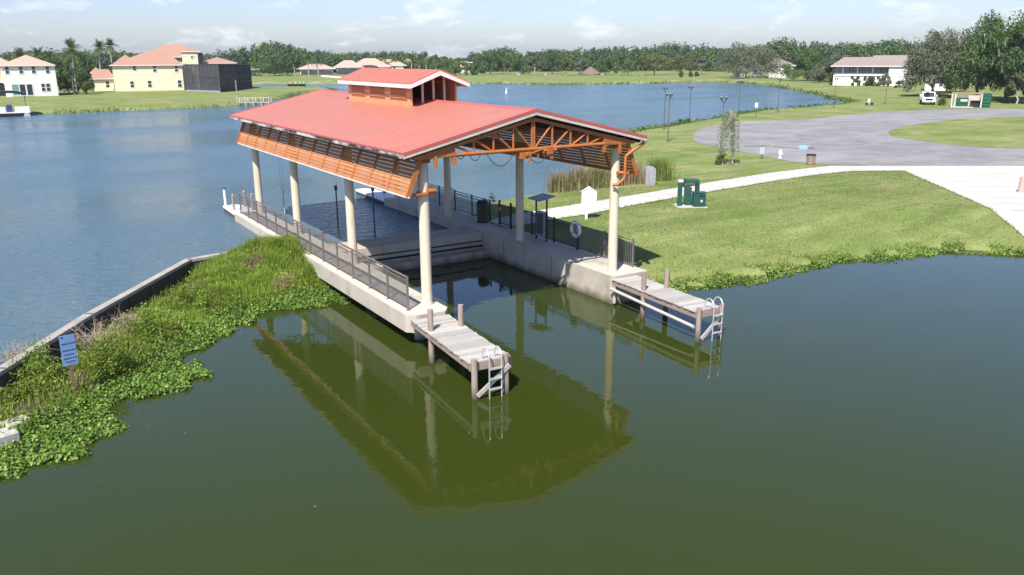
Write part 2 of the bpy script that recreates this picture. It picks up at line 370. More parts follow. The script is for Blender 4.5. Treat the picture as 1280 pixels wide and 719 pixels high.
def blades(P, h, w, rng, lean=.35, seg=2):
    """grass blades: two bent segments each"""
    P = np.asarray(P); n = len(P); hh = h*rng.uniform(.55, 1.25, n) if np.ndim(h) == 0 else np.asarray(h)
    an = rng.uniform(0, 2*np.pi, n); d = np.stack([np.cos(an), np.sin(an), np.zeros(n)], 1)
    sd = np.stack([-np.sin(an), np.cos(an), np.zeros(n)], 1)*(w*rng.uniform(.6,1.3,n))[:,None]*.5
    ln = (lean*rng.uniform(.2, 1.3, n)*hh)[:,None]; z = np.array([0,0,1.0])
    m_ = P + d*ln*.35 + z*(hh*.6)[:,None]; t = P + d*ln*1.0 + z*(hh*.95)[:,None]
    V = np.stack([P-sd, P+sd, m_+sd*.7, m_-sd*.7, t+sd*.15, t-sd*.15], 1).reshape(-1,3)
    b = (np.arange(n)*6)[:,None]
    Fc = np.concatenate([b+np.array([[0,1,2,3]]), b+np.array([[3,2,4,5]])], 0)
    return V, Fc
def join(parts):
    Vs, Fs, o = [], [], 0
    for V, Fc in parts:
        Vs.append(V); Fs.append(Fc+o); o += len(V)
    return np.concatenate(Vs), np.concatenate(Fs)
# ------------------------------------------------------------------ ground and water
WALL = [(-16.2,-5.0), (-12.4,1.1), (-9.8,5.3), (-5.4,11.5), (-3.97,11.8), (-1.0,12.15)]
SH_CANAL = [(9.15,-.45),(11,-.5),(13,-1.0),(15.6,-1.1),(18.5,-.8),(20.9,-1.1),(23.8,-2.0),(26.6,-2.5),(29.1,-5.0),(34,-11),(44,-20),(80,-45),(300,-160)]
SH_LAKE1 = [(9.1,13.4),(10.3,14.9),(12.2,17.2),(14.7,18.2),(17.5,18.6),(20.5,20.8),(25,25),(32,32),(40,41),(47,46.5),(52.2,49),(56.7,50.4),(63,53.5),(71.6,57),(88.8,64.3),(109.8,67),(119,70),(123.7,74.8),(128,81),(143,96.8),(176.6,139.4),(184,153),(187,168),(176,171.5),(158,172.4),(135.3,182),(120,204),(100,222),(88.8,230.5),(68.3,247.6),(20,262),(-80,275)]
SH_LAKE2 = [(-80,240),(20,226),(58,210),(67,198),(66.4,185),(52.6,172),(43,152),(33.7,139),(27.7,130.5),(13.5,126.8),(1.4,125.8),(-9.6,124.8),(-60,118),(-300,105)]
LAKE = WALL + [(.5,10.8),(8.3,10.8),(8.3,13.2)] + SH_LAKE1 + SH_LAKE2 + [(-300,-500),(-60,-75)]
CANAL = [(8.3,-.45)] + SH_CANAL + [(300,-500),(-300,-500),(-60,-75)] + WALL + [(.5,10.8),(8.3,10.8)]
def inside(P, poly):
    x, y = P[:,0], P[:,1]; r = np.zeros(len(P), bool); n = len(poly)
    for i in range(n):
        x0,y0 = poly[i]; x1,y1 = poly[(i+1) % n]
        if y0 == y1: continue
        c = ((y0 > y) != (y1 > y)) & (x < (x1-x0)*(y-y0)/(y1-y0)+x0); r ^= c
    return r
def pldist(P, line):
    d = np.full(len(P), 1e9)
    for (x0,y0),(x1,y1) in zip(line[:-1], line[1:]):
        e = np.array([x1-x0, y1-y0]); t = np.clip(((P-[x0,y0])@e)/(e@e), 0, 1)
        d = np.minimum(d, np.hypot(P[:,0]-x0-t*e[0], P[:,1]-y0-t*e[1]))
    return d
def wob(x, y, s, a):
    return a*(np.sin(x*s+1.3*np.sin(y*s*.7))*np.sin(y*s*1.13+.8*np.sin(x*s*.6+2)))
def ground(P):
    P = np.asarray(P, float).reshape(-1,2); x, y = P[:,0], P[:,1]
    dc = np.maximum(0, pldist(P, SH_CANAL)+wob(x,y,1.1,.25)); dl = np.maximum(0, np.minimum(pldist(P, SH_LAKE1), pldist(P, SH_LAKE2)))
    h = H(x, y)
    z = np.minimum(np.minimum(h, .04+.24*dc-.012*np.minimum(dc,5)**2), .72+.3*dl)
    z = np.where(inside(P, LAKE), -.3, z); z = np.where(inside(P, CANAL), -.9, z)
    return z
def gz(x, y): return float(ground([[x,y]])[0])
def fill(poly, step=None, z=None, off=0.0):
    """flat or draped sheet over an outline"""
    pts = []
    n = len(poly)
    for i in range(n):
        a = Vector(poly[i]); b = Vector(poly[(i+1) % n]); k = 1 if step is None else max(1, min(60, int((b-a).length/step)))
        for j in range(k): pts.append(a+(b-a)*(j/k))
    nb = len(pts); edges = [(i, (i+1) % nb) for i in range(nb)]
    if step:
        A = np.array([p[:] for p in pts]); lo = A.min(0); hi = A.max(0); st = max(step, float((hi-lo).max())/90)
        g = np.stack(np.meshgrid(np.arange(lo[0]+st/2, hi[0], st), np.arange(lo[1]+st/2, hi[1], st)), -1).reshape(-1,2)
        g = g[inside(g, [tuple(p) for p in A])]; g = g[pldist(g, [tuple(p) for p in A]+[tuple(A[0])]) > st*.35]
        pts += [Vector(q) for q in g]
    r = delaunay_2d_cdt(pts, edges, [list(range(nb))], 1, 1e-5)
    co = np.array([p[:] for p in r[0]])
    zz = np.full(len(co), z) if z is not None else ground(co)+off
    b = MB(); b.v = [(float(p[0]),float(p[1]),float(q)) for p,q in zip(co,zz)]; b.f = [tuple(f) for f in r[2]]
    return b
def upface(o):
    me = o.data
    bm = bmesh.new(); bm.from_mesh(me); bm.normal_update()
    bad = [f for f in bm.faces if f.normal.z < 0]
    if bad: bmesh.ops.reverse_faces(bm, faces=bad)
    bm.to_mesh(me); bm.free(); return o
# one sheet of land out to the horizon, finer where it is near
rr = 3*1.0155**np.arange(0, 441)
h0 = math.pi/2-YAW
an = np.concatenate([np.linspace(h0-R(40), h0+R(40), 440), np.linspace(h0+R(40), h0+R(320), 72)[1:-1]])
G = np.stack([CAM[0]+rr[:,None]*np.cos(an)[None], CAM[1]+rr[:,None]*np.sin(an)[None]], -1).reshape(-1,2)
gzv = ground(G); na = len(an)
i0 = np.arange(len(rr)-1)[:,None]*na; j = np.arange(na)[None]; j1 = (j+1) % na
Fq = np.stack([i0+j, i0+na+j, i0+na+j1, i0+j1], -1).reshape(-1,4)
me = np_mesh('ground', np.concatenate([G, gzv[:,None]], 1), Fq, M['lawn']); me.shade_smooth()
struct(link('ground', me))
wl = [(-500,-780),(-60,-75)] + WALL + [(.5,10.8),(8.3,10.8),(8.3,8),(900,8)]
struct(upface(fill(wl+[(900,900),(-900,900),(-900,-780)], None, .70).build('lake_water', M['lake'])))
struct(upface(fill(wl+[(900,-900),(-500,-900)], None, 0.0).build('canal_water', M['canal'])))
ROAD = [(50.2,38.9),(47.2,36),(45.4,33.4),(43.8,29),(42.5,23.2),(41.2,19),(41.4,16.9),(44.3,13.35),(53,7.45),(76,-9),(150,-60),(190,-40),(140,26),(113.8,47.6),(106,49.2),(97.8,50.1),(87,48.6),(76.3,46.7),(72,48.2),(68.6,49),(63,47.6),(57.8,45.1),(53,41.6)]
ISLE = [(70.1,30.2),(75.5,32.7),(82.7,34.4),(88,35.4),(93.7,35.9),(99,35.2),(104.4,33.5),(118,27),(150,0),(120,-20),(65.1,13.6),(63.4,15.6),(63.1,18.2),(63.4,21),(64.3,23.6),(66.5,27.3)]
struct(upface(fill(ROAD, 2.5, None, .012).build('road', M['asphalt'])))
struct(upface(fill(ISLE, 3, None, .024).build('grass_island', M['lawn'])))
PATH = [(8.95,11.2),(8.95,9.2),(12.3,9.75),(14.2,9.85),(18.7,10.76),(23.8,11.53),(30.5,12.35),(36.5,12.9),(40,12.7),(43.3,10.8),(30.7,-3.9),(24,-12),(60,-40),(140,-70),(76,-9),(53,7.45),(44.3,13.35),(41.3,15.4),(39.8,15.5),(34.5,15.35),(28.6,14.6),(21.0,13.4),(16,12.7),(13.3,12.35),(11,12)]
struct(upface(fill(PATH, 1.0, None, .035).build('path', M['pathconc'])))
lo_ = np.array([(14.2,9.85),(18.7,10.76),(23.8,11.53),(30.5,12.35),(36.5,12.9),(40,12.7),(43.3,10.8)]); up_ = np.array([(13.3,12.35),(16,12.7),(21,13.4),(28.6,14.6),(34.5,15.35),(39.8,15.5),(41.3,15.4)])
b = MB()
for x in np.arange(14.6, 40, 1.55):
    y0 = np.interp(x, lo_[:,0], lo_[:,1]); y1 = np.interp(x-.15, up_[:,0], up_[:,1]); b.add([(x-.02,y0+.05,1.139),(x+.02,y0+.05,1.139),(x-.13,y1-.05,1.139),(x-.17,y1-.05,1.139)], [(0,1,2,3)])
for k in range(9):
    a_ = np.array([42.6-k*1.35, 10.2-k*1.62]); d_ = np.array([.76,-.65]); e_ = a_+d_*(11+k*.6); q_ = np.array([.65,.76])*.025; a_ = a_+d_*.8
    if a_[1] > -3: b.add([(*(a_-q_),1.139),(*(a_+q_),1.139),(*(e_+q_),1.139),(*(e_-q_),1.139)], [(0,1,2,3)])
struct(upface(b.build('path_joints', mat('grey_joint_filler', (.34,.315,.28), rough=.95))))
# the bank of soil behind the seawall
SPIT_SHORE = [(-15.5,-3.6),(-13.5,-2.5),(-12.3,-2.1),(-11,-1.3),(-10,-.3),(-8.7,1.2),(-7.5,2.9),(-5.6,5.0),(-3.6,6.3),(-.9,6.6)]
SPIT = SPIT_SHORE + WALL[::-1]
def spitz(P):
    P = np.asarray(P, float).reshape(-1,2); d = pldist(P, SPIT_SHORE); x, y = P[:,0], P[:,1]
    near = smooth(-6.5, -2.0, x)
    w_ = pldist(P, WALL); return -.06+np.minimum(np.minimum(.30*d, .40+.70*near)+wob(x,y,1.7,.05)+.22*near*smooth(1.5,4,d), .15+.5*w_+.8*near)
b = fill(SPIT, .35, 0); co = np.array(b.v); z = spitz(co[:,:2]); b.v = [(p[0],p[1],float(q)) for p,q in zip(co,z)]
o = upface(b.build('bank', M['soil'])); o.data.shade_smooth(); struct(o)

# ------------------------------------------------------------------ concrete: walkways, weir, seawall
w = thing('seawall', 'low pale-capped concrete seawall dividing the lake from the planted bank', 'seawall', (0,0,0))
cap, face = MB(), MB()
Wl = [(-24,-17.6)]+WALL
for i in range(len(Wl)-1):
    a = Vector((*Wl[i],0)); c = Vector((*Wl[i+1],0)); d = (c-a).normalized()
    cap.bar(a+Vector((0,0,.97))-d*.05, c+Vector((0,0,.97))+d*.05, .30, .13)
    n_ = Vector((d.y,-d.x,0))
    face.bar(a+Vector((0,0,.2)), c+Vector((0,0,.2)), .24, 1.4)
    k = int((c-a).length/1.6)
    for q in range(k):
        p = a+d*(.8+q*1.6)+n_*.13; face.bar(p+Vector((0,0,-.4)), p+Vector((0,0,.82)), .16, .14, up=d)
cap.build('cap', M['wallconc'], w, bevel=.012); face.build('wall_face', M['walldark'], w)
def slab_walk(name, label, poly, z0, joints, legs):
    t = thing(name, label, 'walkway')
    b = MB().prism(poly, z0, 1.1); o = b.build('deck_slab', M['concrete'], t, bevel=.02)
    xs = [p[0] for p in poly]
    j = MB()
    tp = MB().prism([(p[0]*.995+.005*np.mean(xs), p[1]) for p in poly], 1.1005, 1.104).build('walking_surface', M['deckconc'], t)
    if legs:
        for q in legs: MB().cyl((*q,-1.2), (*q, z0), .2, n=14).build('support_pile', M['concrete'], t, smooth=40)
    return t
LW = [(-1.16,20.7),(-1.16,-.72),(-.9,-1.0),(.12,-1.1),(.38,-.75),(.38,20.7)]
t = slab_walk('concrete_walkway', 'narrow concrete walkway on the grassy bank side, edged by the grey mesh railing', LW[::1], .48, None, [(-.4,y) for y in (-.2,4,8.5,14,17,20)])
MB().box((-.25,8.6,-.9),(.36,20.6,.475)).build('foot_wall', M['concrete'], t)
RW = [(7.5,20.7),(7.5,-.55),(7.62,-.72),(9.2,-.72),(9.2,20.7)]
t = slab_walk('concrete_walkway', 'wide solid concrete walkway on the lawn side, edged by the black picket railing', RW, -1.2, None, None)
for y in (3.4, 7.2, 12.4, 16.3): MB().box((7.494,y,.02),(7.499,y+.03,1.08)).build('joint', M['soil'], t)
MB().box((7.46,9.25,-.3),(7.494,9.6,1.09)).build('gate_slot', M['blackrub'], t)
t = thing('concrete_weir', 'stepped concrete cross wall damming the higher lake under the boathouse', 'weir', (4,9.6,0))
MB().box((-3.6,-.45,-1.2),(3.5,1.2,1.085)).build('upper_wall', M['concrete'], t, bevel=.03)
MB().box((-3.6,-1.15,-1.2),(3.5,-.46,.32)).build('lower_step', M['concrete'], t, bevel=.03)
b = MB()
b.box((-3.55,-.52,.42),(3.45,-.452,.50)); b.box((-3.55,-.50,.66),(3.45,-.452,.71))
b.build('channel', M['blackrub'], t)

# ------------------------------------------------------------------ boathouse
bh = thing('boathouse', 'open boathouse with red gabled metal roof on cream columns over the water', 'boathouse')
CY = (0, 6.63, 13.53, 19.84)
EL, ER, YF, YB, ZE, ZR = -.93, 8.93, -.61, 20.46, 6.27, 7.43
SL = (ZR-ZE)/(4-EL)
def rz_(x): return ZR-abs(x-4)*SL
for x in (0, 8):
    for y in CY:
        c = MB().cyl((x,y,1.1),(x,y,6.0),.185,.175,n=24,caps=False).build('column', M['column'], bh, smooth=40)
        MB().cyl((x,y,1.104),(x,y,1.15),.215,n=24).build('base_collar', M['deckconc'], c, smooth=40)
roof = MB(); nseam = 52
for s in (-1, 1):
    xe = 4+s*4.93
    roof.extr([(4,YF,ZR),(xe,YF,ZE),(xe,YF,ZE-.045),(4,YF,ZR-.045)], (0,YB-YF,0))
seam = MB()
for k in range(nseam+1):
    y = YF+.02+(YB-YF-.04)*k/nseam
    for s in (-1, 1):
        a = Vector((4+s*.05,y,ZR+.004-.05*SL)); c = Vector((4+s*4.91,y,ZE+.008)); seam.bar(a, c, .014, .004)
rf = roof.build('roof', M['roof'], bh)
seam.build('standing_seam', M['roof'], rf)
rg = MB(); rg.extr([(3.86,YF-.02,ZR-.03),(4,YF-.02,ZR+.03),(4.14,YF-.02,ZR-.03),(4,YF-.02,ZR-.012)], (0,YB-YF+.04,0)); rg.build('ridge_cap', M['rooftrim'], rf)
for y0, y1 in ((YF-.035,YF-.003),(YB+.003,YB+.035)):
    f, g = MB(), MB()
    for s in (-1, 1):
        xe = 4+s*4.95
        f.extr([(4,y0,ZR-.072),(xe,y0,ZE-.077),(xe,y0,ZE-.175),(4,y0,ZR-.185)], (0,y1-y0,0))
        g.extr([(4,y0-.012,ZR+.03),(xe,y0-.012,ZE+.025),(xe,y0-.012,ZE-.075),(4,y0-.012,ZR-.07)], (0,y1-y0+.02,0))
    f.build('gable_fascia', M['fascia'], rf); g.build('rake_trim', M['rooftrim'], rf)
for x0, x1, mm in ((EL-.045,EL-.006,'fasciamold'),(ER+.006,ER+.045,'fascia')):
    MB().box((x0,YF,ZE-.17),(x1,YB,ZE-.045)).build('eave_fascia', M[mm], rf)
    MB().box((x0-.01,YF,ZE-.043),(x1+.01,YB,ZE+.016)).build('drip_edge', M['rooftrim'], rf)
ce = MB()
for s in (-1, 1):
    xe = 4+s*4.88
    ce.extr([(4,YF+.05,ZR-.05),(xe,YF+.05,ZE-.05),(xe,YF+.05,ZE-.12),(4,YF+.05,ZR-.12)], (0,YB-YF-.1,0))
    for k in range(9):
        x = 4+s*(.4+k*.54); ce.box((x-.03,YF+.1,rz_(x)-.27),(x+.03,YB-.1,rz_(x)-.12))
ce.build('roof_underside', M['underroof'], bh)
for x in (0, 8): MB().box((x-.11,-.45,6.0),(x+.11,20.3,6.27)).build('eave_beam', M['orange'], bh)
def truss(y):
    t = MB(); zt = 6.09
    t.cyl((.25,y,zt),(7.75,y,zt),.066,n=12)
    for s in (-1, 1): t.bar((4+s*4.3,y,rz_(4+s*4.3)-.33),(4,y,ZR-.33),.08,.11)
    vx = [.92,1.66,2.42,3.2]
    for s in (-1, 1):
        X = lambda x: 4+s*(4-x)*-1 if s == 1 else x
        X = (lambda x: x) if s < 0 else (lambda x: 8-x)
        for i, x in enumerate(vx):
            top = rz_(x)-.33
            t.cyl((X(x),y,zt),(X(x),y,top),.038,n=8)
            x2 = vx[i+1]-.06 if i < 3 else 3.93
            t.cyl((X(x),y,top),(X(x2),y,zt+.03),.038,n=8)
        t.cyl((X(3.95),y,zt),(4-(.04 if s < 0 else -.04),y,ZR-.36),.042,n=8)
    return t
for y in (-.44,)+CY[1:]: truss(y).build('truss', M['orange'], bh, smooth=40)
for x in (0, 8):
    s = 1 if x == 0 else -1
    g = MB()
    g.extr([(x-s*.45,-.5,6.02),(x+s*.95,-.5,6.05),(x+s*.95,-.5,rz_(x+s*.95)-.25),(x-s*.6,-.5,rz_(x-s*.6)-.25)], (0,.62,0))
    g.box((x+s*.22-.05,-.56,5.72),(x+s*.22+.05,-.43,6.1)); g.box((x+s*.92-.06,-.52,5.78),(x+s*.92+.06,-.38,6.02))
    g.box((x-.19,-.19,5.86),(x+.19,.19,6.0))
    g.build('corner_gusset', M['orange'], bh, bevel=.008)
# slatted sun screens hanging under both eaves, leaning outwards
for side in (-1, 1):
    def sx(d): return (-d if side < 0 else 8+d)
    T = Vector((sx(.24),0,6.06)); Bm = Vector((sx(.73),0,4.86)); dn = (Bm-T); Ln = dn.length; dn.normalize()
    out = Vector((side*-dn.z*-1, 0, 0)); nrm = Vector((-dn.z*side*-1*-1, 0, 0))
    nrm = Vector((side*(-dn.z), 0, abs(dn.x)))   # outward and up
    y0, y1 = -.42, 20.3
    sl = MB(); ns = 10
    for k in range(ns):
        c = T+dn*(Ln*(k+.5)/ns)
        sl.bar((c.x,y0+.03,c.z),(c.x,y1-.03,c.z),.022,.108,up=(side*.55,0,-.84))
    scr = sl.build('slat_screen', M['slat'], bh)
    rib = 14
    for k in range(rib):
        y = y0+.04+(y1-y0-.08)*k/(rib-1); a = T+nrm*-.02; c = Bm+nrm*-.02
        endb = k in (0, rib-1)
        if endb:
            a2 = T-dn*.08; c2 = Bm+dn*.03
            MB().bar((a2.x,y,a2.z),(c2.x,y,c2.z),.05,.16,up=nrm).build('end_board', M['orange'], scr)
        else:
            MB().bar((a.x+nrm.x*.03,y,a.z+nrm.z*.03),(c.x+nrm.x*.03,y,c.z+nrm.z*.03),.03,.11,up=nrm).build('rib', M['slat'], scr)
    MB().bar((Bm.x,y0,Bm.z-.02),(Bm.x,y1,Bm.z-.02),.06,.05).build('bottom_rail', M['whitefascia'] if side < 0 else M['orange'], scr)
    MB().bar((T.x,y0,T.z+.02),(T.x,y1,T.z+.02),.06,.06).build('top_rail', M['orange'], scr)
# cupola
CX0, CX1, CY0, CY1, CZE, CZR = 2.98, 5.02, 6.9, 13.62, 8.14, 8.65
cw = MB()
for x in (CX0, CX1): cw.box((x-.04,CY0,rz_(CX0)-.05),(x+.04,CY1,8.1))
cup = cw.build('cupola', M['cupolawall'], bh)
for x, s in ((CX0,-1),(CX1,1)):
    for k in range(3):
        yc = CY0+1.15+k*2.2; v = MB()
        for q in range(6): v.bar((x+s*.075,yc-.75,7.5+q*.075),(x+s*.075,yc+.75,7.5+q*.075),.014,.075,up=(s*.85,0,.5))
        for q in (-.78,.78): v.box((x+s*.045-.012,yc+q-.03,7.42),(x+s*.045+.03,yc+q+.03,7.98))
        v.box((x+s*.045-.012,yc-.81,7.9),(x+s*.045+.03,yc+.81,7.95)); v.box((x+s*.045-.012,yc-.81,7.42),(x+s*.045+.03,yc+.81,7.47))
        v.build('louvre_vent', M['cupolawall'], cup)
for y in (CY0+.05, CY1-.05):
    for x in (CX0+.02, 3.5, 4.0, 4.5, CX1-.02): MB().box((x-.04,y-.04,rz_(x)+.005),(x+.04,y+.04,8.13+(.51-abs(x-4)*.39)*.7)).build('post', M['fascia'] if abs(x-4) < .9 else M['orange'], cup)
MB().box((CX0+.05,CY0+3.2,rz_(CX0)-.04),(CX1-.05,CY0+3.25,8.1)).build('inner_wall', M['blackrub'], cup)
cr, cf, cu = MB(), MB(), MB(); a0, a1 = 6.3, 14.22
for s in (-1, 1):
    xe = 4+s*1.31
    cr.extr([(4,a0,CZR),(xe,a0,CZE),(xe,a0,CZE-.05),(4,a0,CZR-.05)], (0,a1-a0,0))
    for k in range(20):
        y = a0+.02+(a1-a0-.04)*k/19; cr.bar((4+s*.03,y,CZR),(xe,y,CZE+.01),.022,.022)
    for y in (a0-.035, a1+.003): cf.extr([(4,y,CZR-.055),(xe+s*.03,y,CZE-.058),(xe+s*.03,y,CZE-.2),(4,y,CZR-.22)], (0,.032,0))
    cf.box((min(xe+s*.006,xe+s*.04),a0,CZE-.2),(max(xe+s*.006,xe+s*.04),a1,CZE-.052))
    cu.extr([(4,a0+.04,CZR-.055),(xe-s*.04,a0+.04,CZE-.055),(xe-s*.04,a0+.04,CZE-.1),(4,a0+.04,CZR-.1)], (0,a1-a0-.08,0))
cr.build('cupola_roof', M['roof'], cup); cf.build('white_fascia', M['whitefascia'], cup); cu.build('soffit', M['rooftrim'], cup)
# rain pipe and fittings on the front columns
d = MB().tube([(8.98,-.5,6.12),(8.9,-.5,6.0),(8.2,-.45,5.62),(8.14,-.42,5.55),(8.14,-.42,4.85),(8.1,-.4,4.72),(7.85,-.35,4.53),(7.74,-.2,4.5)], .06, 10)
d.build('downspout', M['orange'], bh, smooth=50)
g = MB().cyl((8.0,-.22,4.95),(8.3,-.42,4.93),.07,n=10); g.box((7.9,-.24,4.85),(8.3,-.2,5.0)); g.build('pipe_bracket', M['orange'], bh)
MB().cyl((8.98,-.56,6.1),(8.98,-.44,6.1),.09,n=12).build('gutter_outlet', M['white'], bh)
g = MB().torus((0,0,4.9),(0,0,1),.2,.035); g.box((-.55,-.3,4.86),(.1,-.18,4.92)); g.cyl((.0,-.3,4.97),(.27,-.3,4.97),.085,n=14); g.box((.02,-.34,4.85),(.2,-.2,4.9))
g.build('motor_bracket', M['orange'], bh, smooth=40)

# hoist hanging under the front truss
h = thing('boat_hoist', 'orange chain hoist and trolley hanging at the middle of the front truss', 'hoist', (4.15,-.15,6.0))
b = MB()
for x in (-.62, .62): b.box((x-.06,-.15,-.14),(x+.06,19.9,-.06)); b.box((x-.014,-.15,-.06),(x+.014,19.9,.06)); b.box((x-.06,-.15,.06),(x+.06,19.9,.1))
b.build('runway_beam', M['orange'], h)
b = MB().box((-.7,-.34,-.22),(-.38,-.18,.0)); b.box((-.5,-.46,-.12),(-.3,-.35,.02)); b.box((-.42,-.44,-.32),(-.33,-.36,-.12)); b.build('trolley', M['orange'], h, bevel=.015)
b = MB().box((.36,-.44,-.12),(.6,-.24,.14)); b.cyl((.24,-.36,.02),(.78,-.36,.02),.055,n=12); b.box((.52,-.4,-.3),(.63,-.32,-.12)); b.cyl((.05,-.3,.12),(.05,-.3,-.3),.03); b.bar((-.3,-.35,-.05),(.35,-.35,.1),.05,.05); b.build('hoist_motor', M['orange'], h, bevel=.01)
def loop(a, c, sag, n=14):
    a = Vector(a); c = Vector(c); return [a+(c-a)*(i/n)+Vector((0,0,-sag*4*(i/n)*(1-i/n))) for i in range(n+1)]
for a, c, s in (((-2.7,-.4,.05),(-2.3,-.4,.05),.18),((-2.05,-.4,.05),(-1.0,-.4,.02),.42),((-.3,-.3,-.15),(.4,-.3,-.15),.25),((-3.0,-.08,.02),(-2.75,-.08,.0),.1)):
    MB().tube(loop(a, c, s), .013, 6).build('cable', M['blackrub'], h, smooth=60)
for k, (x, y, zt, lab) in enumerate([(2.95,16.2,2.7,'dark steel lifting pole hanging on cables behind the second column from the front'),(3.55,12.8,3.05,'dark steel lifting pole dipping in the lake just behind the weir'),(1.6,20.9,1.98,'pale lifting pole hanging at the far left end between the rear columns')]):
    p = thing('lifting_pole', lab, 'pole', (x,y,.4), 0, 'lifting poles hanging from the boathouse roof')
    MB().cyl((0,0,-.6),(0,0,zt-.5),.038 if k < 2 else .05,n=10).build('shaft', M['darkgrey'] if k < 2 else M['white'], p, smooth=40)
    MB().cyl((0,0,zt-.52),(0,0,zt-.28),.075,n=10).build('head_block', M['black'] if k < 2 else M['white'], p, smooth=40)
    b = MB()
    for dx in (-.06, .06): b.cyl((dx,0,zt-.3),(dx*2,0,6.1-.4),.006,n=5)
    b.build('cable', M['darkgrey'], p)

# ------------------------------------------------------------------ railings
r = thing('mesh_railing', 'long brown-grey mesh railing on the outer edge of the grassy side walkway', 'railing', (-.86,-.33,1.1))
LR = 20.8; npst = 14
for k in range(npst):
    y = LR*k/(npst-1); q = MB().box((-.03,y-.03,.004),(.03,y+.03,1.1)); q.box((-.06,y-.06,.0),(.06,y+.06,.012)); q.build('post', M['railgrey'], r)
MB().box((-.035,-.03,1.1),(.035,LR+.03,1.145)).build('handrail', M['railgrey'], r)
b = MB().box((-.02,.03,.98),(.02,LR-.03,1.02)); b.box((-.02,.03,.09),(.02,LR-.03,.13)); b.build('rail', M['railgrey'], r)
b = MB(); n = int(LR/.05)
for k in range(1, n): b.add([(0,k*.05-.011,.13),(0,k*.05+.011,.13),(0,k*.05+.011,.98),(0,k*.05-.011,.98)], [(0,1,2,3)])
for k in range(1, 17): z = .13+k*.05; b.add([(.002,.03,z-.008),(.002,LR-.03,z-.008),(.002,LR-.03,z+.008),(.002,.03,z+.008)], [(0,1,2,3)])
b.build('wire_mesh', M['railgrey'], r)
r = thing('picket_railing', 'long black picket railing along the lawn side of the wide walkway', 'railing', (9.06,.04,1.1))
ends = []
y = 0.0
for a, c in ((0,9.0),(11.0,20.2)):
    n = round((c-a)/1.83)
    for k in range(n+1):
        yy = a+(c-a)*k/n; MB().box((-.03,yy-.03,.004),(.03,yy+.03,1.15)).build('post', M['black'] if yy > 3 else M['railgrey'], r)  # sunlit near posts grey, posts in the roof's shadow black: shade in the colour
    for k in range(n):
        y0 = a+(c-a)*k/n+.035; y1 = a+(c-a)*(k+1)/n-.035; p = MB()
        for z in (.09,.96,1.07): p.box((-.018,y0,z),(.018,y1,z+.035))
        m_ = int((y1-y0)/.105)
        for q in range(1, m_): yy = y0+(y1-y0)*q/m_; p.box((-.009,yy-.009,.12),(.009,yy+.009,.965))
        p.build('picket_panel', M['black'] if y0 > 3 else M['railgrey'], r)  # panels follow: grey copy for the sunlit stretch, black for the shaded one
g = thing('gate', 'short black picket gate standing between two posts at the path', 'gate', (9.06,9.13,1.1))
p = MB()
for z in (.1,1.0): p.box((-.018,0,z),(.018,.95,z+.04))
for q in range(10): p.box((-.009,q*.105-.0,.1),(.009,q*.105+.018,1.04))
p.build('gate_leaf', M['black'], g)
MB().box((-.06,.72,.7),(.03,.95,.98)).build('notice_plate', M['red'], g); MB().box((-.066,.79,.77),(-.061,.88,.92)).build('notice_mark', M['white'], g)
for y in (-.04,.99): MB().box((-.04,y-.04,0),(.04,y+.04,1.25)).build('gate_post', M['black'], g)
for y, lab in ((3.66,'white life ring on the black railing nearer the white sign board'),(15.0,'white life ring on the black railing at the far lake end')):
    q = thing('life_ring', lab, 'life ring', (8.93,y,2.02), 0, 'life rings on the black railing')
    MB().torus((0,0,0),(1,0,0),.29,.075,32,10).build('ring', M['white'], q, smooth=60)
    b = MB()
    for a in range(4):
        t_ = a*math.pi/2+.785; b.torus((0,.29*math.cos(t_),.29*math.sin(t_)),(0,-math.sin(t_),math.cos(t_)),.082,.014,12,5)
    b.build('band', M['navy'], q)
    MB().cyl((.05,0,.3),(.05,0,-.9),.03,n=8).build('stand', M['darkgrey'], q)
    if y < 5: MB().cyl((-.02,0,0),(.03,0,0),.15,n=20).build('holder_plate', M['greybox'], q); MB().cyl((-.03,-.02,-.08),(-.03,.02,.1),.028,n=6).build('emblem', M['navy'], q)

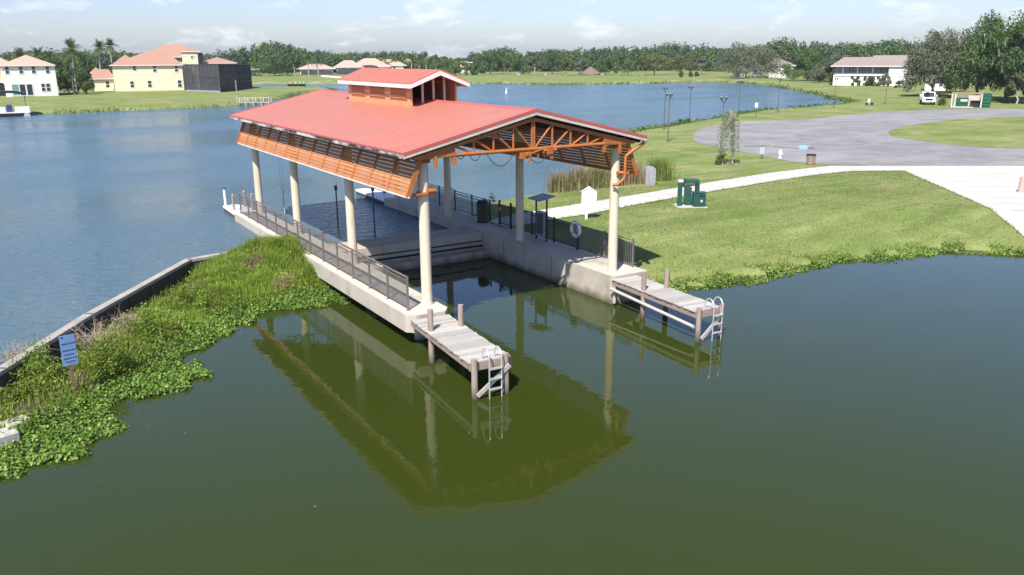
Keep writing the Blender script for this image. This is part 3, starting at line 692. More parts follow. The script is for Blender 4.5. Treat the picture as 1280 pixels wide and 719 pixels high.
# ------------------------------------------------------------------ wooden docks with ladders
def dock(lab, org, rz, X0, X1, Y0, piles, ladder_x, pipe):
    t = thing('wooden_dock', lab, 'dock', (org[0],org[1],1.0), rz); lz = 1.0; Y1 = 0
    b = MB(); n = int((Y1-Y0)/.146); rs = random.Random(int(org[0]*10))
    for k in range(n):
        y = Y0+.01+k*.146; j = rs.uniform(-.018,.018); b.box((X0-.04+j,y,1.0-lz+rs.uniform(0,.007)),(X1+.04+j,y+.134,1.038-lz))
    b.build('deck_planks', M['woodx'], t)
    for x in (X0, X1-.05, (X0+X1)/2): MB().box((x,Y0+.03,.80-lz),(x+.05,Y1,.998-lz)).build('joist', M['woodred'], t)
    MB().box((X0-.02,Y0-.055,.80-lz),(X1+.02,Y0-.004,1.03-lz)).build('end_beam', M['woodred'], t)
    for (x, y, zt) in piles: MB().cyl((x,y,-1.6-lz),(x,y,zt-lz),.098,.088,n=14).build('pile', M['pile'], t, smooth=40)
    MB().bar((X0+.12,Y0-.2,.1-lz),(X1-.08,Y0-.2,.85-lz),.05,.12).build('brace', M['wood'], t)
    if pipe:
        MB().cyl((X0-.07,-.02,.66-lz),(X0-.05,Y0+.0,.5-lz),.062,n=10).build('pipe_waler', M['pvc'], t, smooth=40)
        MB().cyl((X0+.06,-.1,.1-lz),(X0+.06,-.1,.95-lz),.06,n=10).build('drain_pipe', M['pvc'], t, smooth=40)
    la = bpy.data.objects.new('ladder', None); COL.objects.link(la); la.parent = t; la.location = (ladder_x, Y0-.3, -lz)
    for s in (-.19, .19):
        pts = [(s,.0,-.55),(s,0,1.15)]+[(s,.22-.22*math.cos(a),1.15+.26*math.sin(a)) for a in np.linspace(.25,math.pi-.1,9)]+[(s,.45,1.03)]
        MB().tube(pts, .022, 8).build('ladder_rail', M['alu'], la, smooth=60)
    for k in range(5): MB().box((-.18,-.045,-.35+k*.3),(.18,.045,-.315+k*.3)).build('rung', M['alu'], la)
    return t
dock('weathered wooden dock with ladder jutting from the mesh-railed walkway near the grassy bank', (-.5,-1.1), -.078, -.62, .6, -4.5, [(-.5,-1.4,1.72),(.52,-1.4,1.72),(-.53,-4.6,1.17),(.44,-4.6,1.17)], .02, False)
dock('weathered wooden dock with ladder and pale side pipe beside the lawn shore', (7.9,-.75), -.06, -.48, .6, -4.72, [(-.42,-1.85,1.72),(.5,-2.0,1.72),(-.42,-4.82,1.17),(.56,-4.82,1.17)], .22, True)
# white floating docks at the lake end
for x0, x1, lab, loc in ((-1.05,.2,'white floating dock tip at the end of the mesh railing','l'),(7.55,8.75,'white floating dock tip at the lake end of the wide walkway','r')):
    t = thing('floating_dock', lab, 'floating dock', ((x0+x1)/2,22.5,.7), 0, 'white floating docks'); cx = (x0+x1)/2
    y1 = 24.2 if loc == 'l' else 25.6
    MB().prism([(x0-cx,-1.75),(x1-cx,-1.75),(x1-cx,y1-23.2),(.1,y1-22.5),(x0-cx+.1,y1-22.6)], .16, .30).build('deck', M['white'], t, bevel=.02)
    MB().prism([(x0-cx+.06,-1.72),(x1-cx-.06,-1.72),(x1-cx-.06,y1-23.3),(x0-cx+.1,y1-22.7)], -.3, .16).build('float', M['walldark'], t)
    if loc == 'l':
        for (x, y, zt) in ((-.4,1.45,1.25),(-.35,-.2,1.1),(.45,.5,1.15),(.5,-.9,1.15)):
            c = MB().cyl((x,y,-.8),(x,y,zt),.07,n=12).build('mooring_pile', M['white'] if y > 1 else M['pile'], t, smooth=40)
            MB().cyl((x,y,zt),(x,y,zt+.1),.09,.03,n=12).build('pile_cap', M['black'] if y > 1 else M['pile'], c)
    else:
        for (x, y) in ((.45,.6),(.45,-1.1)): MB().cyl((x,y,-.8),(x,y,1.3),.09,n=12).build('mooring_pile', M['darkgrey'], t, smooth=40)
# ------------------------------------------------------------------ plants on the bank and along the shores
rng = np.random.default_rng(11)
HYA = [(-17.5,-6.2),(-14.5,-4.6),(-12.7,-3.75),(-11.7,-3.95),(-11.0,-3.6),(-10.3,-3.1),(-9.85,-2.4),(-10.1,-1.5),(-9.5,-.75),(-8.9,-.55),(-8.0,-.65),(-7.2,-.1),(-7.05,.7),(-7.4,1.6),(-6.8,2.8),(-5.6,3.9),(-4.2,4.9),(-2.4,5.25),(-.75,4.75)]
def pick(poly, n, cond=None):
    A = np.array(poly); out = []
    lo, hi = A.min(0), A.max(0); tot = 0
    while tot < n:
        g = rng.uniform(lo, hi, (n*3, 2)); g = g[inside(g, poly)]
        if cond is not None: g = g[cond(g)]
        out.append(g); tot += len(g)
    return np.concatenate(out)[:n]
def disc_leaves(C, r, tilt, az, k=6):
    """round floating-plant leaves, slightly cupped"""
    n = len(C); nx = np.sin(tilt)*np.cos(az); ny = np.sin(tilt)*np.sin(az); N = np.stack([nx, ny, np.cos(tilt)], 1)
    A = np.stack([-np.sin(az), np.cos(az), np.zeros(n)], 1); B = np.cross(N, A)
    t = np.linspace(0, 2*np.pi, k, endpoint=False)
    V = C[:,None,:]+r[:,None,None]*(A[:,None,:]*np.cos(t)[None,:,None]*.9+B[:,None,:]*np.sin(t)[None,:,None]*1.1)
    V += N[:,None,:]*(r[:,None,None]*.18*np.abs(np.cos(t))[None,:,None])
    return V.reshape(-1,3), np.arange(n*k).reshape(-1,k)
def mat_plants(P, z, per, h):
    n = len(P); C = np.repeat(np.concatenate([P, z[:,None]], 1), per, 0); m_ = len(C)
    az = rng.uniform(0, 2*np.pi, m_); d = rng.uniform(.02, .13, m_)
    C[:,0] += d*np.cos(az); C[:,1] += d*np.sin(az); C[:,2] += h*rng.uniform(.1, 1, m_)*(1-.5*d/.13)*np.repeat(rng.uniform(.35,1.3,n),per)
    return disc_leaves(C, rng.uniform(.02, .048, m_), rng.uniform(.1, 1.2, m_), az)
hreg = HYA+WALL[::-1]
def hcond(g):
    ins = inside(g, SPIT); d = pldist(g, SPIT_SHORE); edge = pldist(g, HYA)
    hole = wob(g[:,0]*1.0, g[:,1], 2.3, 1)+.6*wob(g[:,1], g[:,0], 4.1, 1)
    return ((ins & (d < .55+.5*rng.random(len(g)))) | (~ins)) & ((edge > .45) | (hole > -.15)) & ~((~ins) & (hole < -.82))
P = pick(hreg, 7600, hcond); z = np.maximum(0, np.where(inside(P, SPIT), spitz(P), 0))
tag(link('water_hyacinth', np_mesh('water_hyacinth', *mat_plants(P, z, 6, .2), M['hyacinth'])), 'bright green mat of water hyacinth floating along the bank', 'floating plants', kind='stuff')
g = np.stack([rng.uniform(-14,16,1500), rng.uniform(-9,4,1500)],1); g = g[inside(g, CANAL) & ~inside(g, SPIT) & (rng.random(1500) < np.exp(-np.minimum(pldist(g, HYA), pldist(g, SH_CANAL))*1.1)*.5+.008)]
tag(link('floating_leaves', np_mesh('floating_leaves', *leaves(np.concatenate([g, np.full((len(g),1),.012)],1), .055, rng, .5, flat=.97), M['drygrass'])), 'fallen leaves and bits floating on the green water', 'floating leaves', kind='stuff')
# tall grass on the mound
def gcond(g):
    d = pldist(g, SPIT_SHORE); w_ = pldist(g, WALL); x = g[:,0]
    p = np.where(x > -6.5, .96, np.where(x > -9.5, .5, .28)); p = np.where(w_ < .4+.45*(x < -5.5), 0, p)
    tuft = wob(g[:,0], g[:,1], 2.9, 1)+.5*wob(g[:,1], g[:,0], 6, 1)
    return (d > .45) & (rng.random(len(g)) < np.clip(p*(.75+.5*tuft), .06, 1))
P = pick(SPIT, 46000, gcond); zz = spitz(P)
tuft = wob(P[:,0], P[:,1], 2.9, 1)
hh = (.17+.11*(tuft+1)+.10*smooth(-7,-2.5,P[:,0]))*rng.uniform(.5,1.25,len(P))*(.5+.5*smooth(.3,1.6,pldist(P, SPIT_SHORE)))
dry = (wob(P[:,0]+3, P[:,1], 1.6, 1) > .78) & (rng.random(len(P)) < .75)
for nm, sel, mt, lab in (('grass', ~dry, 'tallgrass', 'lush green tall grass covering the bank beside the seawall'), ('dry_grass', dry, 'drygrass', 'tufts of dry straw-coloured grass among the green bank grass')):
    tag(link(nm, np_mesh(nm, *blades(np.concatenate([P[sel], zz[sel][:,None]], 1), hh[sel], .022, rng, .5), M[mt])), lab, 'grass', kind='stuff')
# broad weeds among the grass
P = pick(SPIT, 5000, lambda g: (pldist(g, SPIT_SHORE) > .2) & (wob(g[:,0], g[:,1]+5, 1.9, 1) > -.1) & (pldist(g, WALL) > .5)); zz = spitz(P)
tag(link('weeds', np_mesh('weeds', *leaves(np.concatenate([P, (zz+rng.uniform(.05,.38,len(P)))[:,None]], 1), .11, rng, .45), M['shrub'])), 'low leafy weeds mixed through the bank grass', 'weeds', kind='stuff')
# leafy and twiggy bushes by the warning sign
def bush(name, lab, x, y, z, r, h, n, leaf, mt, stems=7, cat='bush', group=None, seed=1, asp=.35):
    rg = np.random.default_rng(seed); t = thing(name, lab, cat, (x,y,z), 0, group)
    c = rg.normal(size=(max(6,n//110),3)); c /= np.linalg.norm(c,axis=1)[:,None]; c *= rg.uniform(.35,.95,(len(c),1)); c[:,2] = np.abs(c[:,2])*1.0
    C = c[rg.integers(0,len(c),n)]+rg.normal(size=(n,3))*.17; C *= [r,r,h*.92]; C[:,2] = np.abs(C[:,2])+.03
    link('leaves', np_mesh('bush_leaves', *leaves(C, leaf, rg, asp), M[mt]), t)
    b = MB()
    for k in range(stems):
        q = c[k % len(c)]*[r,r,h*.95]; b.tube([(0,0,-.1), tuple(q*.45+rg.normal(size=3)*.05), tuple(q)], .018*max(1,r), 5, .005)
    b.build('stems', M['twig'], t); return t
def twigs(lab, x, y, z, r, h, n, seed):
    rg = np.random.default_rng(seed); t = thing('bare_bush', lab, 'bush', (x,y,z)); b = MB()
    for k in range(n):
        a = rg.uniform(0,6.28); s = rg.uniform(.3,1); p0 = np.array([rg.normal()*.15*r, rg.normal()*.15*r, 0]); p2 = np.array([r*s*math.cos(a), r*s*math.sin(a), h*rg.uniform(.4,1)])
        p1 = (p0+p2)/2+np.array([0,0,.15*h])+rg.normal(size=3)*.05; b.tube([p0,p1,p2], .009, 4, .003)
        for j in range(3):
            f = rg.uniform(.3,.9); q = p1+(p2-p1)*f; e = q+rg.normal(size=3)*.2*h; b.tube([q,e], .005, 3, .002)
    b.build('branches', M['twig'], t); return t
for (u, v, r, h, n, lab, sd) in ((52,478,.85,1.15,3000,'yellow-green leafy bush left of the blue warning sign',1),(134,462,.75,1.05,2200,'leafy bush right behind the post of the blue warning sign',2),(190,418,.75,.95,2000,'low leafy bush along the seawall between the sign and the mound',3),(236,386,.75,.8,1800,'leafy bush where the seawall bends near the grass mound',4),(22,500,.5,.75,1000,'small leafy bush above the pale stone blocks',5)):
    p = gp(u, v, .35); bush('leafy_bush', lab, p[0], p[1], .3, r, h, n, .1, 'shrub', seed=sd, group='bushes along the seawall')
for (u, v, r, h, n, lab, sd) in ((118,440,.75,1.1,60,'bleached bare bush behind the blue warning sign',21),(30,462,.8,.9,60,'bleached bare bush leaning on the seawall at the picture edge',22),(160,412,.6,.8,40,'bare dry bush against the seawall right of the sign',23)):
    p = gp(u, v, .4); twigs(lab, p[0], p[1], .3, r, h, n, sd)
# stone blocks at the picture's edge
for (u, v, s, rz, lab) in ((19,528,(.30,.24,.2),.5,'pale square stone block nearest the bushes on the bank'),(1,545,(.34,.28,.22),.3,'pale stone block at the water plants, lower of the two blocks')):
    p = gp(u, v, .25); t = thing('stone_block', lab, 'stone block', (p[0],p[1],.12), rz)
    b = MB().box((-s[0],-s[1],-.15),(s[0],s[1],s[2])); o = b.build('block', M['rock'], t, bevel=.03)
# blue sign
p = gp(94,490,.3); sz = zat(419, p[0], p[1]); t = thing('warning_sign', 'faded blue warning sign board on a rusty post among the bank bushes', 'sign', (p[0],p[1],.2), facing(p[0],p[1])+.25)
hS = sz-.2
MB().bar((0,.03,-.4),(0,.03,hS-.1),.075,.075).build('post', M['rust'], t)
w_ = .19; bz0 = hS-.86
bd = MB().box((-w_,-.015,bz0),(w_,.005,hS)).build('board', M['signblue'], t)
def text(body, size, loc, material, parent, name='lettering', rot=(math.pi/2,0,0), align='CENTER'):
    c = bpy.data.curves.new(name, 'FONT'); c.body = body; c.size = size; c.align_x = align; c.extrude = .002
    o = bpy.data.objects.new(name, c); COL.objects.link(o); o.parent = parent; o.location = loc; o.rotation_euler = rot
    c.materials.append(material)
    bpy.context.view_layer.update(); me = bpy.data.meshes.new_from_object(o.evaluated_get(bpy.context.evaluated_depsgraph_get())); bpy.data.objects.remove(o)
    o = bpy.data.objects.new(name, me); COL.objects.link(o); o.parent = parent; o.location = loc; o.rotation_euler = rot; return o
text('WARNING', .07, (0,-.019,hS-.26), M['textblue'], bd)
b = MB()
for k, (z, x0, x1) in enumerate(((.43,-.15,.16),(.55,-.13,.15),(.66,-.15,.16),(.76,-.12,.12))):
    x = x0; rs = random.Random(k)
    while x < x1-.03:
        l = rs.uniform(.03,.07); b.box((x,-.018,hS-z-.018),(min(x+l,x1),-.0151,hS-z+.018)); x += l+.016
b.build('lettering', M['textblue'], bd)
MB().cyl((-.12,-.017,hS-.05),(-.12,.02,hS-.05),.025).build('bolt', M['black'], bd)
# plants along the lawn's canal shore
SHC = np.array(SH_CANAL[:11])
def along(n, x0, x1, dmin, dmax):
    g = np.stack([rng.uniform(x0,x1,n*6), rng.uniform(-14,3,n*6)],1); d = pldist(g, SH_CANAL)
    s = np.where(inside(g, CANAL), -d, d)-wob(g[:,0], g[:,1], 1.5, .3); keep = (s > dmin) & (s < dmax) & (rng.random(len(g)) < np.clip(1.15-np.abs(s-.1)/1.0, .04, 1)) & (wob(g[:,0]*.8, g[:,1], 2.3, 1) > -.35)
    return g[keep][:n]
P = along(5200, 9.4, 30, -.45, .75); z = np.maximum(0, ground(P))
tag(link('shore_plants', np_mesh('shore_plants', *mat_plants(P, z, 5, .13), M['shoreveg'])), 'low leafy green plants fringing the lawn shore', 'shore plants', kind='stuff')
for (u, v, r, n, lab) in ((925,352,(.9,.35),60,'small floating patch of plants off the lawn shore by the dock'),(1105,324,(1.0,.4),60,'small floating patch of plants off the middle of the lawn shore'),(895,357,(1.0,.45),80,'floating plant patch nearest the dock ladder')):
    p = gp(u, v, 0); g = np.stack([p[0]+rng.normal(size=n)*r[0]*.5, p[1]+rng.normal(size=n)*r[1]*.5],1)
    tag(link('floating_plants', np_mesh('floating_plants', *mat_plants(g, np.zeros(n), 5, .14), M['hyacinth'])), lab, 'floating plants', kind='stuff')
P = along(9000, 9.4, 34, .2, 3.2); z = ground(P)
tag(link('shore_grass', np_mesh('shore_grass', *blades(np.concatenate([P, z[:,None]],1), .2, .03, rng, .6), M['tallgrass'])), 'longer rough grass behind the plants on the lawn shore', 'grass', kind='stuff')
# turf blades on the near lawn
P = np.stack([rng.uniform(9.3,44,70000), rng.uniform(-4,16,70000)],1); P = P[(ground(P) > .35) & ~inside(P, PATH)]
P = P[:30000]
tag(link('lawn_grass', np_mesh('lawn_grass', *blades(np.concatenate([P, ground(P)[:,None]],1), .045, .03, rng, .9), leafmat('short_turf_blades', (.15,.20,.05), (.25,.28,.10), c3=(.36,.32,.17), trans=.5))), 'short mown turf on the lawn beside the boathouse', 'grass', kind='stuff')
E_ = np.array(PATH+PATH[:1]); sg = np.hypot(*(E_[1:]-E_[:-1]).T); ii = rng.choice(len(sg), 9000, p=sg/sg.sum()); q = E_[ii]+(E_[ii+1]-E_[ii])*rng.random(9000)[:,None]+rng.normal(size=(9000,2))*.05
q = q[q[:,0] < 60]
tag(link('edge_grass', np_mesh('edge_grass', *blades(np.concatenate([q, (ground(q)+.02)[:,None]],1), .09, .035, rng, .9), M['tallgrass'])), 'ragged grass growing over the edge of the pale path', 'grass', kind='stuff')
# rough fringe along the lake's shores
M['shoreleaf'] = leafmat('shore_plant_leaves', (.09,.14,.03), (.19,.24,.06), trans=.4)
def fringe(name, line, n, h, w, mt, lab, d0=-.5, d1=2.0):
    L = np.array(line); seg = np.hypot(*(L[1:]-L[:-1]).T); i = rng.choice(len(seg), n, p=seg/seg.sum()); t = rng.random(n)[:,None]
    q = L[i]+(L[i+1]-L[i])*t; q = q+rng.normal(size=(n,2))*.5
    dens = np.sin(q[:,0]*.31+np.sin(q[:,1]*.2)*2)+np.sin(q[:,1]*.17+q[:,0]*.11)
    q = q[(dens > .1) | (rng.random(n) < .3)]; z = np.maximum(.7, ground(q))+rng.uniform(.02,1,len(q))**1.5*h
    tag(link(name, np_mesh(name, *leaves(np.concatenate([q, z[:,None]],1), w, rng, .6), M[mt])), lab, 'shore plants', kind='stuff')
fringe('reed_fringe', SH_LAKE1[9:29], 5000, .5, .45, 'shoreleaf', 'dark green fringe of plants along the far lake shore')
fringe('reed_fringe', SH_LAKE2[1:13], 6000, .45, .26, 'shoreleaf', 'green fringe of plants along the shore below the cream house')
fringe('reed_fringe', SH_LAKE1[8:15], 4000, .25, .2, 'shoreleaf', 'thin grass fringe along the lake shore by the lamps', 0, 1)
def reeds(lab, u, v, r, h, n, mts, seed, grp='reed clumps by the lake shore'):
    p = gp(u, v); rg = np.random.default_rng(seed); t = thing('reed_clump', lab, 'reeds', (p[0],p[1],gz(p[0],p[1])-.05), 0, grp)
    for k, mt in enumerate(mts):
        q = rg.normal(size=(n,2))*r*.45; C = np.concatenate([q, np.zeros((n,1))],1)
        link('blades' if k == 0 else 'dry_blades', np_mesh('reed_blades', *blades(C, h*(1 if k == 0 else 1.12), .035, rg, .28), M[mt]), t)
for i, (u, v, r, h, n, mts, lab) in enumerate(((699,239,.75,1.1,300,('reed','reeddry'),'tall brown-green reeds at the water edge left of the white sign board'),(722,236,.8,1.3,320,('reed','reeddry'),'thick reeds seen behind the white sign board'),(747,234,.8,1.25,300,('reeddry','reed'),'brown reeds behind the front column on the lawn side'),(772,231,.75,1.2,300,('reed','reeddry'),'reeds just left of the grey rounded cabinet'),(793,229,1.0,1.4,360,('reeddry',),'straw-coloured reeds touching the grey rounded cabinet'),(823,225,.85,1.35,520,('reed','tallgrass'),'bright green reed tuft right of the grey rounded cabinet'))):
    reeds(lab, u, v, r, h, n, mts, 50+i)

# ------------------------------------------------------------------ small things on the lawn
p = gp(813,232); t = thing('utility_cabinet', 'grey rounded-top utility cabinet between the reeds by the lawn', 'cabinet', (p[0],p[1],gz(p[0],p[1])), facing(p[0],p[1])+.2)
b = MB(); pr = [(-.32,0,0),(.32,0,0)]+[(.32*math.cos(a),0,1.0+.2*math.sin(a)) for a in np.linspace(0,math.pi,9)]
b.extr(pr, (0,.5,0)); b.build('body', mat('mottled_grey_cover',(.33,.33,.35),(.24,.24,.26),6,rough=.7), t); MB().box((-.26,-.012,.1),(.26,.004,.95)).build('door', M['greybox'], t)
p = np.array([13.69,8.94]); t = thing('notice_board', 'plain white peaked notice board on a short post by the path', 'notice board', (p[0],p[1],gz(*p)), facing(*p)+.3)
z0, z1, z2 = .52, zat(240,*p)-gz(*p), zat(234,*p)-gz(*p)
MB().extr([(-.4,0,z0+.02),(.4,0,z0-.04),(.4,0,z1-.06),(.0,0,z2),(-.4,0,z1)], (0,.06,0)).build('board', M['white'], t)
MB().extr([(-.43,-.02,z1),(0,-.02,z2+.003),(.43,-.02,z1-.06),(.43,-.02,z1-.02),(0,-.02,z2+.045),(-.43,-.02,z1+.04)], (0,.1,0)).build('peaked_cap', M['white'], t)
MB().box((-.2,-.04,-.2),(-.08,.06,z0)).build('post', M['white'], t)
t = thing('control_stand', 'grey control cabinet under a small pitched roof by the black railing', 'cabinet', (8.82,6.1,1.104))
zr = zat(247,8.82,6.1)-1.104
for y in (-.42,.42): MB().box((-.03,y-.03,0),(.03,y+.03,zr)).build('post', M['black'], t)
MB().box((-.02,-.39,1.15),(.02,.39,1.19)).build('cross_bar', M['black'], t)
MB().extr([(-.42,-.5,zr-.08),(.42,-.5,zr+.06),(.42,-.5,zr+.1),(-.42,-.5,zr-.04)], (0,1.0,0)).build('roof', M['greybox'], t)
MB().box((-.11,-.36,.22),(.11,.3,1.32)).build('cabinet', M['greybox'], t, bevel=.01); MB().box((-.125,-.3,.3),(-.111,.24,1.25)).build('door', M['darkgrey'], t)
p = gp(608,277,1.1); t = thing('litter_barrel', 'dark brown litter barrel by the black railing near the gate', 'bin', (8.72,11.2,1.104))
b = MB().cyl((0,0,.04),(0,0,1.02),.27,.29,n=20); b.build('barrel', mat('dark_brown_plastic',(.035,.028,.022),rough=.6), t, smooth=40)
MB().cyl((0,0,1.02),(0,0,1.12),.31,.2,n=20).build('lid', M['blackrub'], t, smooth=40); MB().cyl((0,0,0),(0,0,.04),.3,n=20).build('foot', M['blackrub'], t)
bush('shoreline_bush', 'small light green bush just beyond the black railing by the litter barrel', 10.4, 13.3, 1.0, .45, 1.15, 500, .12, 'shrub', seed=31)
p = gp(864,258); rz = facing(p[0],p[1])+.25; t = thing('waste_station', 'dark green waste station of post, slatted frame and box on the lawn', 'waste station', (p[0],p[1],gz(p[0],p[1])), rz)
MB().box((-.78,-.1,0),(-.56,.12,1.36)).build('post', M['green'], t, bevel=.02); MB().box((-.79,-.11,1.362),(-.53,.13,1.47)).build('post_cap', M['white'], t)
b = MB().box((-.32,.1,.04),(.02,.55,1.05)); b.build('bin_body', M['green'], t, bevel=.03)
b = MB().box((-.36,.08,1.28),(.42,.62,1.46)); b.box((.3,.06,.7),(.44,.62,1.28)); b.box((-.42,.3,1.0),(-.3,.62,1.3)); b.build('hood', M['green'], t, bevel=.02)
b = MB()
for z in (1.1,1.19): b.box((-.3,.12,z),(.29,.16,z+.05))
b.build('slat', M['blackrub'], t)
o = MB().box((.02,-.42,.04),(.68,.06,.78)).build('box', M['green'], t, bevel=.02); MB().box((0,-.44,.785),(.7,.08,.83)).build('lid', M['green'], o); MB().box((.3,-.428,.6),(.62,-.421,.68)).build('slot', M['blackrub'], o); MB().box((.4,-.428,.3),(.5,-.421,.42)).build('plate', M['white'], o)
MB().prism([(-.85,-.5),(.78,-.5),(.78,.7),(-.85,.7)], -.1, .035).build('pad', M['pathconc'], t)
p = gp(1013,206); t = thing('litter_bin', 'round slatted litter bin with black rim beside the pale path', 'bin', (p[0],p[1],1.1))
b = MB(); b.cyl((0,0,.04),(0,0,.7),.27,.33,n=18)
for k in range(18): a = k*math.pi/9; b.bar((.285*math.cos(a),.285*math.sin(a),.03),(.345*math.cos(a),.345*math.sin(a),.72),.05,.02,up=(math.cos(a),math.sin(a),0))
b.build('body', M['tan'], t); MB().torus((0,0,.75),(0,0,1),.33,.045).build('rim', M['black'], t, smooth=60)
p = gp(975,198); t = thing('fire_hydrant', 'small white fire hydrant on the grass at the road edge', 'hydrant', (p[0],p[1],1.1))
b = MB().cyl((0,0,0),(0,0,.5),.1,n=14); b.cyl((0,0,.5),(0,0,.66),.13,.06,n=14); b.cyl((-.2,0,.42),(.2,0,.42),.055,n=10); b.cyl((0,-.18,.36),(0,0,.36),.07,n=10); b.cyl((0,0,.0),(0,0,.05),.16,n=14); b.cyl((0,0,.66),(0,0,.72),.03); b.build('body', M['white'], t, smooth=40)
p = gp(952,198); t = thing('road_sign', 'short post with a pale blue plate beside the road', 'sign', (p[0],p[1],1.1), facing(p[0],p[1]))
MB().cyl((0,0,-.1),(0,0,1.0),.035,n=8).build('post', M['darkgrey'], t); MB().box((-.17,-.06,.35),(.17,-.04,.9)).build('plate', mat('pale_plate',(.36,.42,.47),rough=.5), t); MB().cyl((0,0,-.03),(0,0,.05),.3,.1,n=12).build('foot', M['darkgrey'], t)
p = gp(944.5,146); t = thing('shore_sign', 'small white sign on a thin post between road and lake', 'sign', (p[0],p[1],gz(p[0],p[1])), facing(p[0],p[1])); hz = zat(128.5,p[0],p[1])-gz(p[0],p[1])
MB().cyl((0,0,-.1),(0,0,hz),.035,n=8).build('post', M['darkgrey'], t); MB().box((-.19,-.06,hz-.62),(.19,-.036,hz)).build('plate', M['white'], t)
p = gp(1276,241); t = thing('bollard', 'short pinkish concrete bollard standing on the pale paving', 'bollard', (p[0],p[1],1.13))
MB().cyl((0,0,0),(0,0,.9),.18,.16,n=16).build('post', mat('pinkish_concrete',(.5,.36,.31),(.42,.3,.26),4,rough=.9), t, smooth=40); MB().cyl((0,0,.9),(0,0,.95),.16,.08,n=16).build('cap', M['wallconc'], t, smooth=40)
# paint on the road
def paint(name, pts, z, mt):
    struct(upface(fill([tuple(gp(u,v,1.1)[:2]) for u,v in pts], None, z).build(name, M[mt])))
paint('road_marking', [(1000,187.2),(998,183),(1004,181.5),(1012,182.8),(1009,187.2)], 1.118, 'paintblue')
paint('road_patch', [(1010,184),(1018,184.4),(1019,187),(1009,186.6)], 1.1185, 'paintdark')
paint('road_line', [(930,182.8),(962,182.3),(962,183.2),(930,183.8)], 1.118, 'paintdark')
paint('road_line', [(966,183.4),(998,185.4),(998,186.2),(966,184.2)], 1.118, 'paintdark')
paint('road_line', [(1070,176),(1087,178.6),(1085,179.2),(1068,176.8)], 1.118, 'paintdark')
p = gp(1086,131.5); t = thing('pump_cart', 'small grey and white machine standing on the lawn by the road bend', 'machine', (p[0],p[1],1.1), facing(p[0],p[1]))
MB().box((-.45,-.3,.25),(.15,.3,.62)).build('body', M['greybox'], t, bevel=.04); MB().box((-.2,-.34,.4),(.15,.1,1.0)).build('tank', M['white'], t, bevel=.05); b = MB()
for x in (-.35,.45): b.cyl((x,-.34,.22),(x,-.24,.22),.22,n=14); b.cyl((x,.24,.22),(x,.34,.22),.22,n=14)
b.build('wheel', M['blackrub'], t); MB().box((.15,-.26,.3),(.75,.26,.45)).build('hood', M['darkgrey'], t)
# lamps
def lamp(lab, bu, bv, tv, heads, kind):
    p = gp(bu, bv); z0 = gz(p[0],p[1]); hh = zat(tv, p[0], p[1])-z0; t = thing('street_lamp', lab, 'street lamp', (p[0],p[1],z0), facing(p[0],p[1])+.3, 'tall lamps by the lake shore')
    MB().cyl((0,0,-.2),(0,0,hh-.55),.055,.038,n=10).build('pole', M['lampbronze'], t, smooth=40); MB().cyl((0,0,-.05),(0,0,.18),.16,.13,n=12).build('base', M['lampbronze'], t)
    for k in range(heads):
        a = 2*math.pi*k/heads+.4; r = .27 if heads > 2 else .2; dx, dy = math.cos(a), math.sin(a)
        hd = MB().tube([(0,0,hh-.62),(dx*r*.5,dy*r*.5,hh-.45),(dx*r,dy*r,hh-.3)], .03, 6); c = Vector((dx*r,dy*r,hh-.1)); hd.cyl(c-Vector((0,0,.26)),c,.05,.13,n=10)
        o = hd.build('lamp_head', M['lampbronze'], t, smooth=40); MB().cyl(c+Vector((0,0,.002)),c+Vector((0,0,.04)),.11,.07,n=10).build('lens', M['lamplens'], o, smooth=40)
for a in (('thin lamp standing behind the nearest lamp, close to the water',829.7,162,108,2,0),('lamp standing on the grass nearest the boathouse roof corner',834.5,177.5,116,3,0),('lamp beside the round bush at the lake shore',861.7,152.7,107,3,0),('lamp rising behind the weeping tree',900.6,192,120,4,0),('lamp at the shore just right of the weeping tree',923,142.5,100,3,0),('lamp at the shore in front of the white gabled house',972,139.8,97.5,3,0),('faint lamp at the far lake corner',1042,135,97,2,0),('faint lamp on the grass before the apartment house',1106,130.5,95.5,2,0)): lamp(*a)
bush('round_bush', 'round dark green bush at the lake shore beside a lamp', *gp(854,153)[:2], .85, 1.3, .85, 900, .2, 'tree1', seed=41, asp=.6)
# ------------------------------------------------------------------ boats and jetty far off
p = gp(14,146,.7); t = thing('pontoon_boat', 'white pontoon boat with black canopy moored before the white house', 'boat', (p[0],p[1],.7), facing(p[0],p[1])); 
for x in (-2.1,2.1): MB().cyl((x,-.3,.1),(x,5,.1),.42,n=14).build('float', M['alu'], t, smooth=40)
b = MB().box((-2.6,0,.5),(2.6,5,.62)); b.build('deck', M['white'], t)
for (a, c) in (((-2.55,.05,.62),(-.6,.15,1.45)),((.6,.05,.62),(2.55,.15,1.45)),((-2.6,.1,.62),(-2.5,4.9,1.45)),((2.5,.1,.62),(2.6,4.9,1.45))): MB().box(a,c).build('fence_panel', M['white'], t)
for x, y in ((-1.5,.7),(1.4,.7),(1.6,3),(-1.5,3)): MB().box((x-.6,y-.35,.62),(x+.6,y+.35,1.3)).build('seat', M['navy'], t, bevel=.08)
MB().box((-.45,.9,.62),(.3,1.5,1.7)).build('console', M['navy'], t, bevel=.08)
c = MB(); N = 9
for i in range(N): a = -1+2*i/(N-1); c.v += [(a*2.2,1.0,3.35+.35*(1-a*a)),(a*2.2,3.6,3.35+.35*(1-a*a))]
c.f = [(2*i,2*i+1,2*i+3,2*i+2) for i in range(N-1)]; o = c.build('canopy', M['black'], t); md = o.modifiers.new('solid','SOLIDIFY'); md.thickness = .3
b = MB()
for x in (-2.15,2.15): b.tube([(x,1.1,3.35),(x,2.2,1.0)],.03,6); b.tube([(x,3.5,3.35),(x,2.3,1.0)],.03,6)
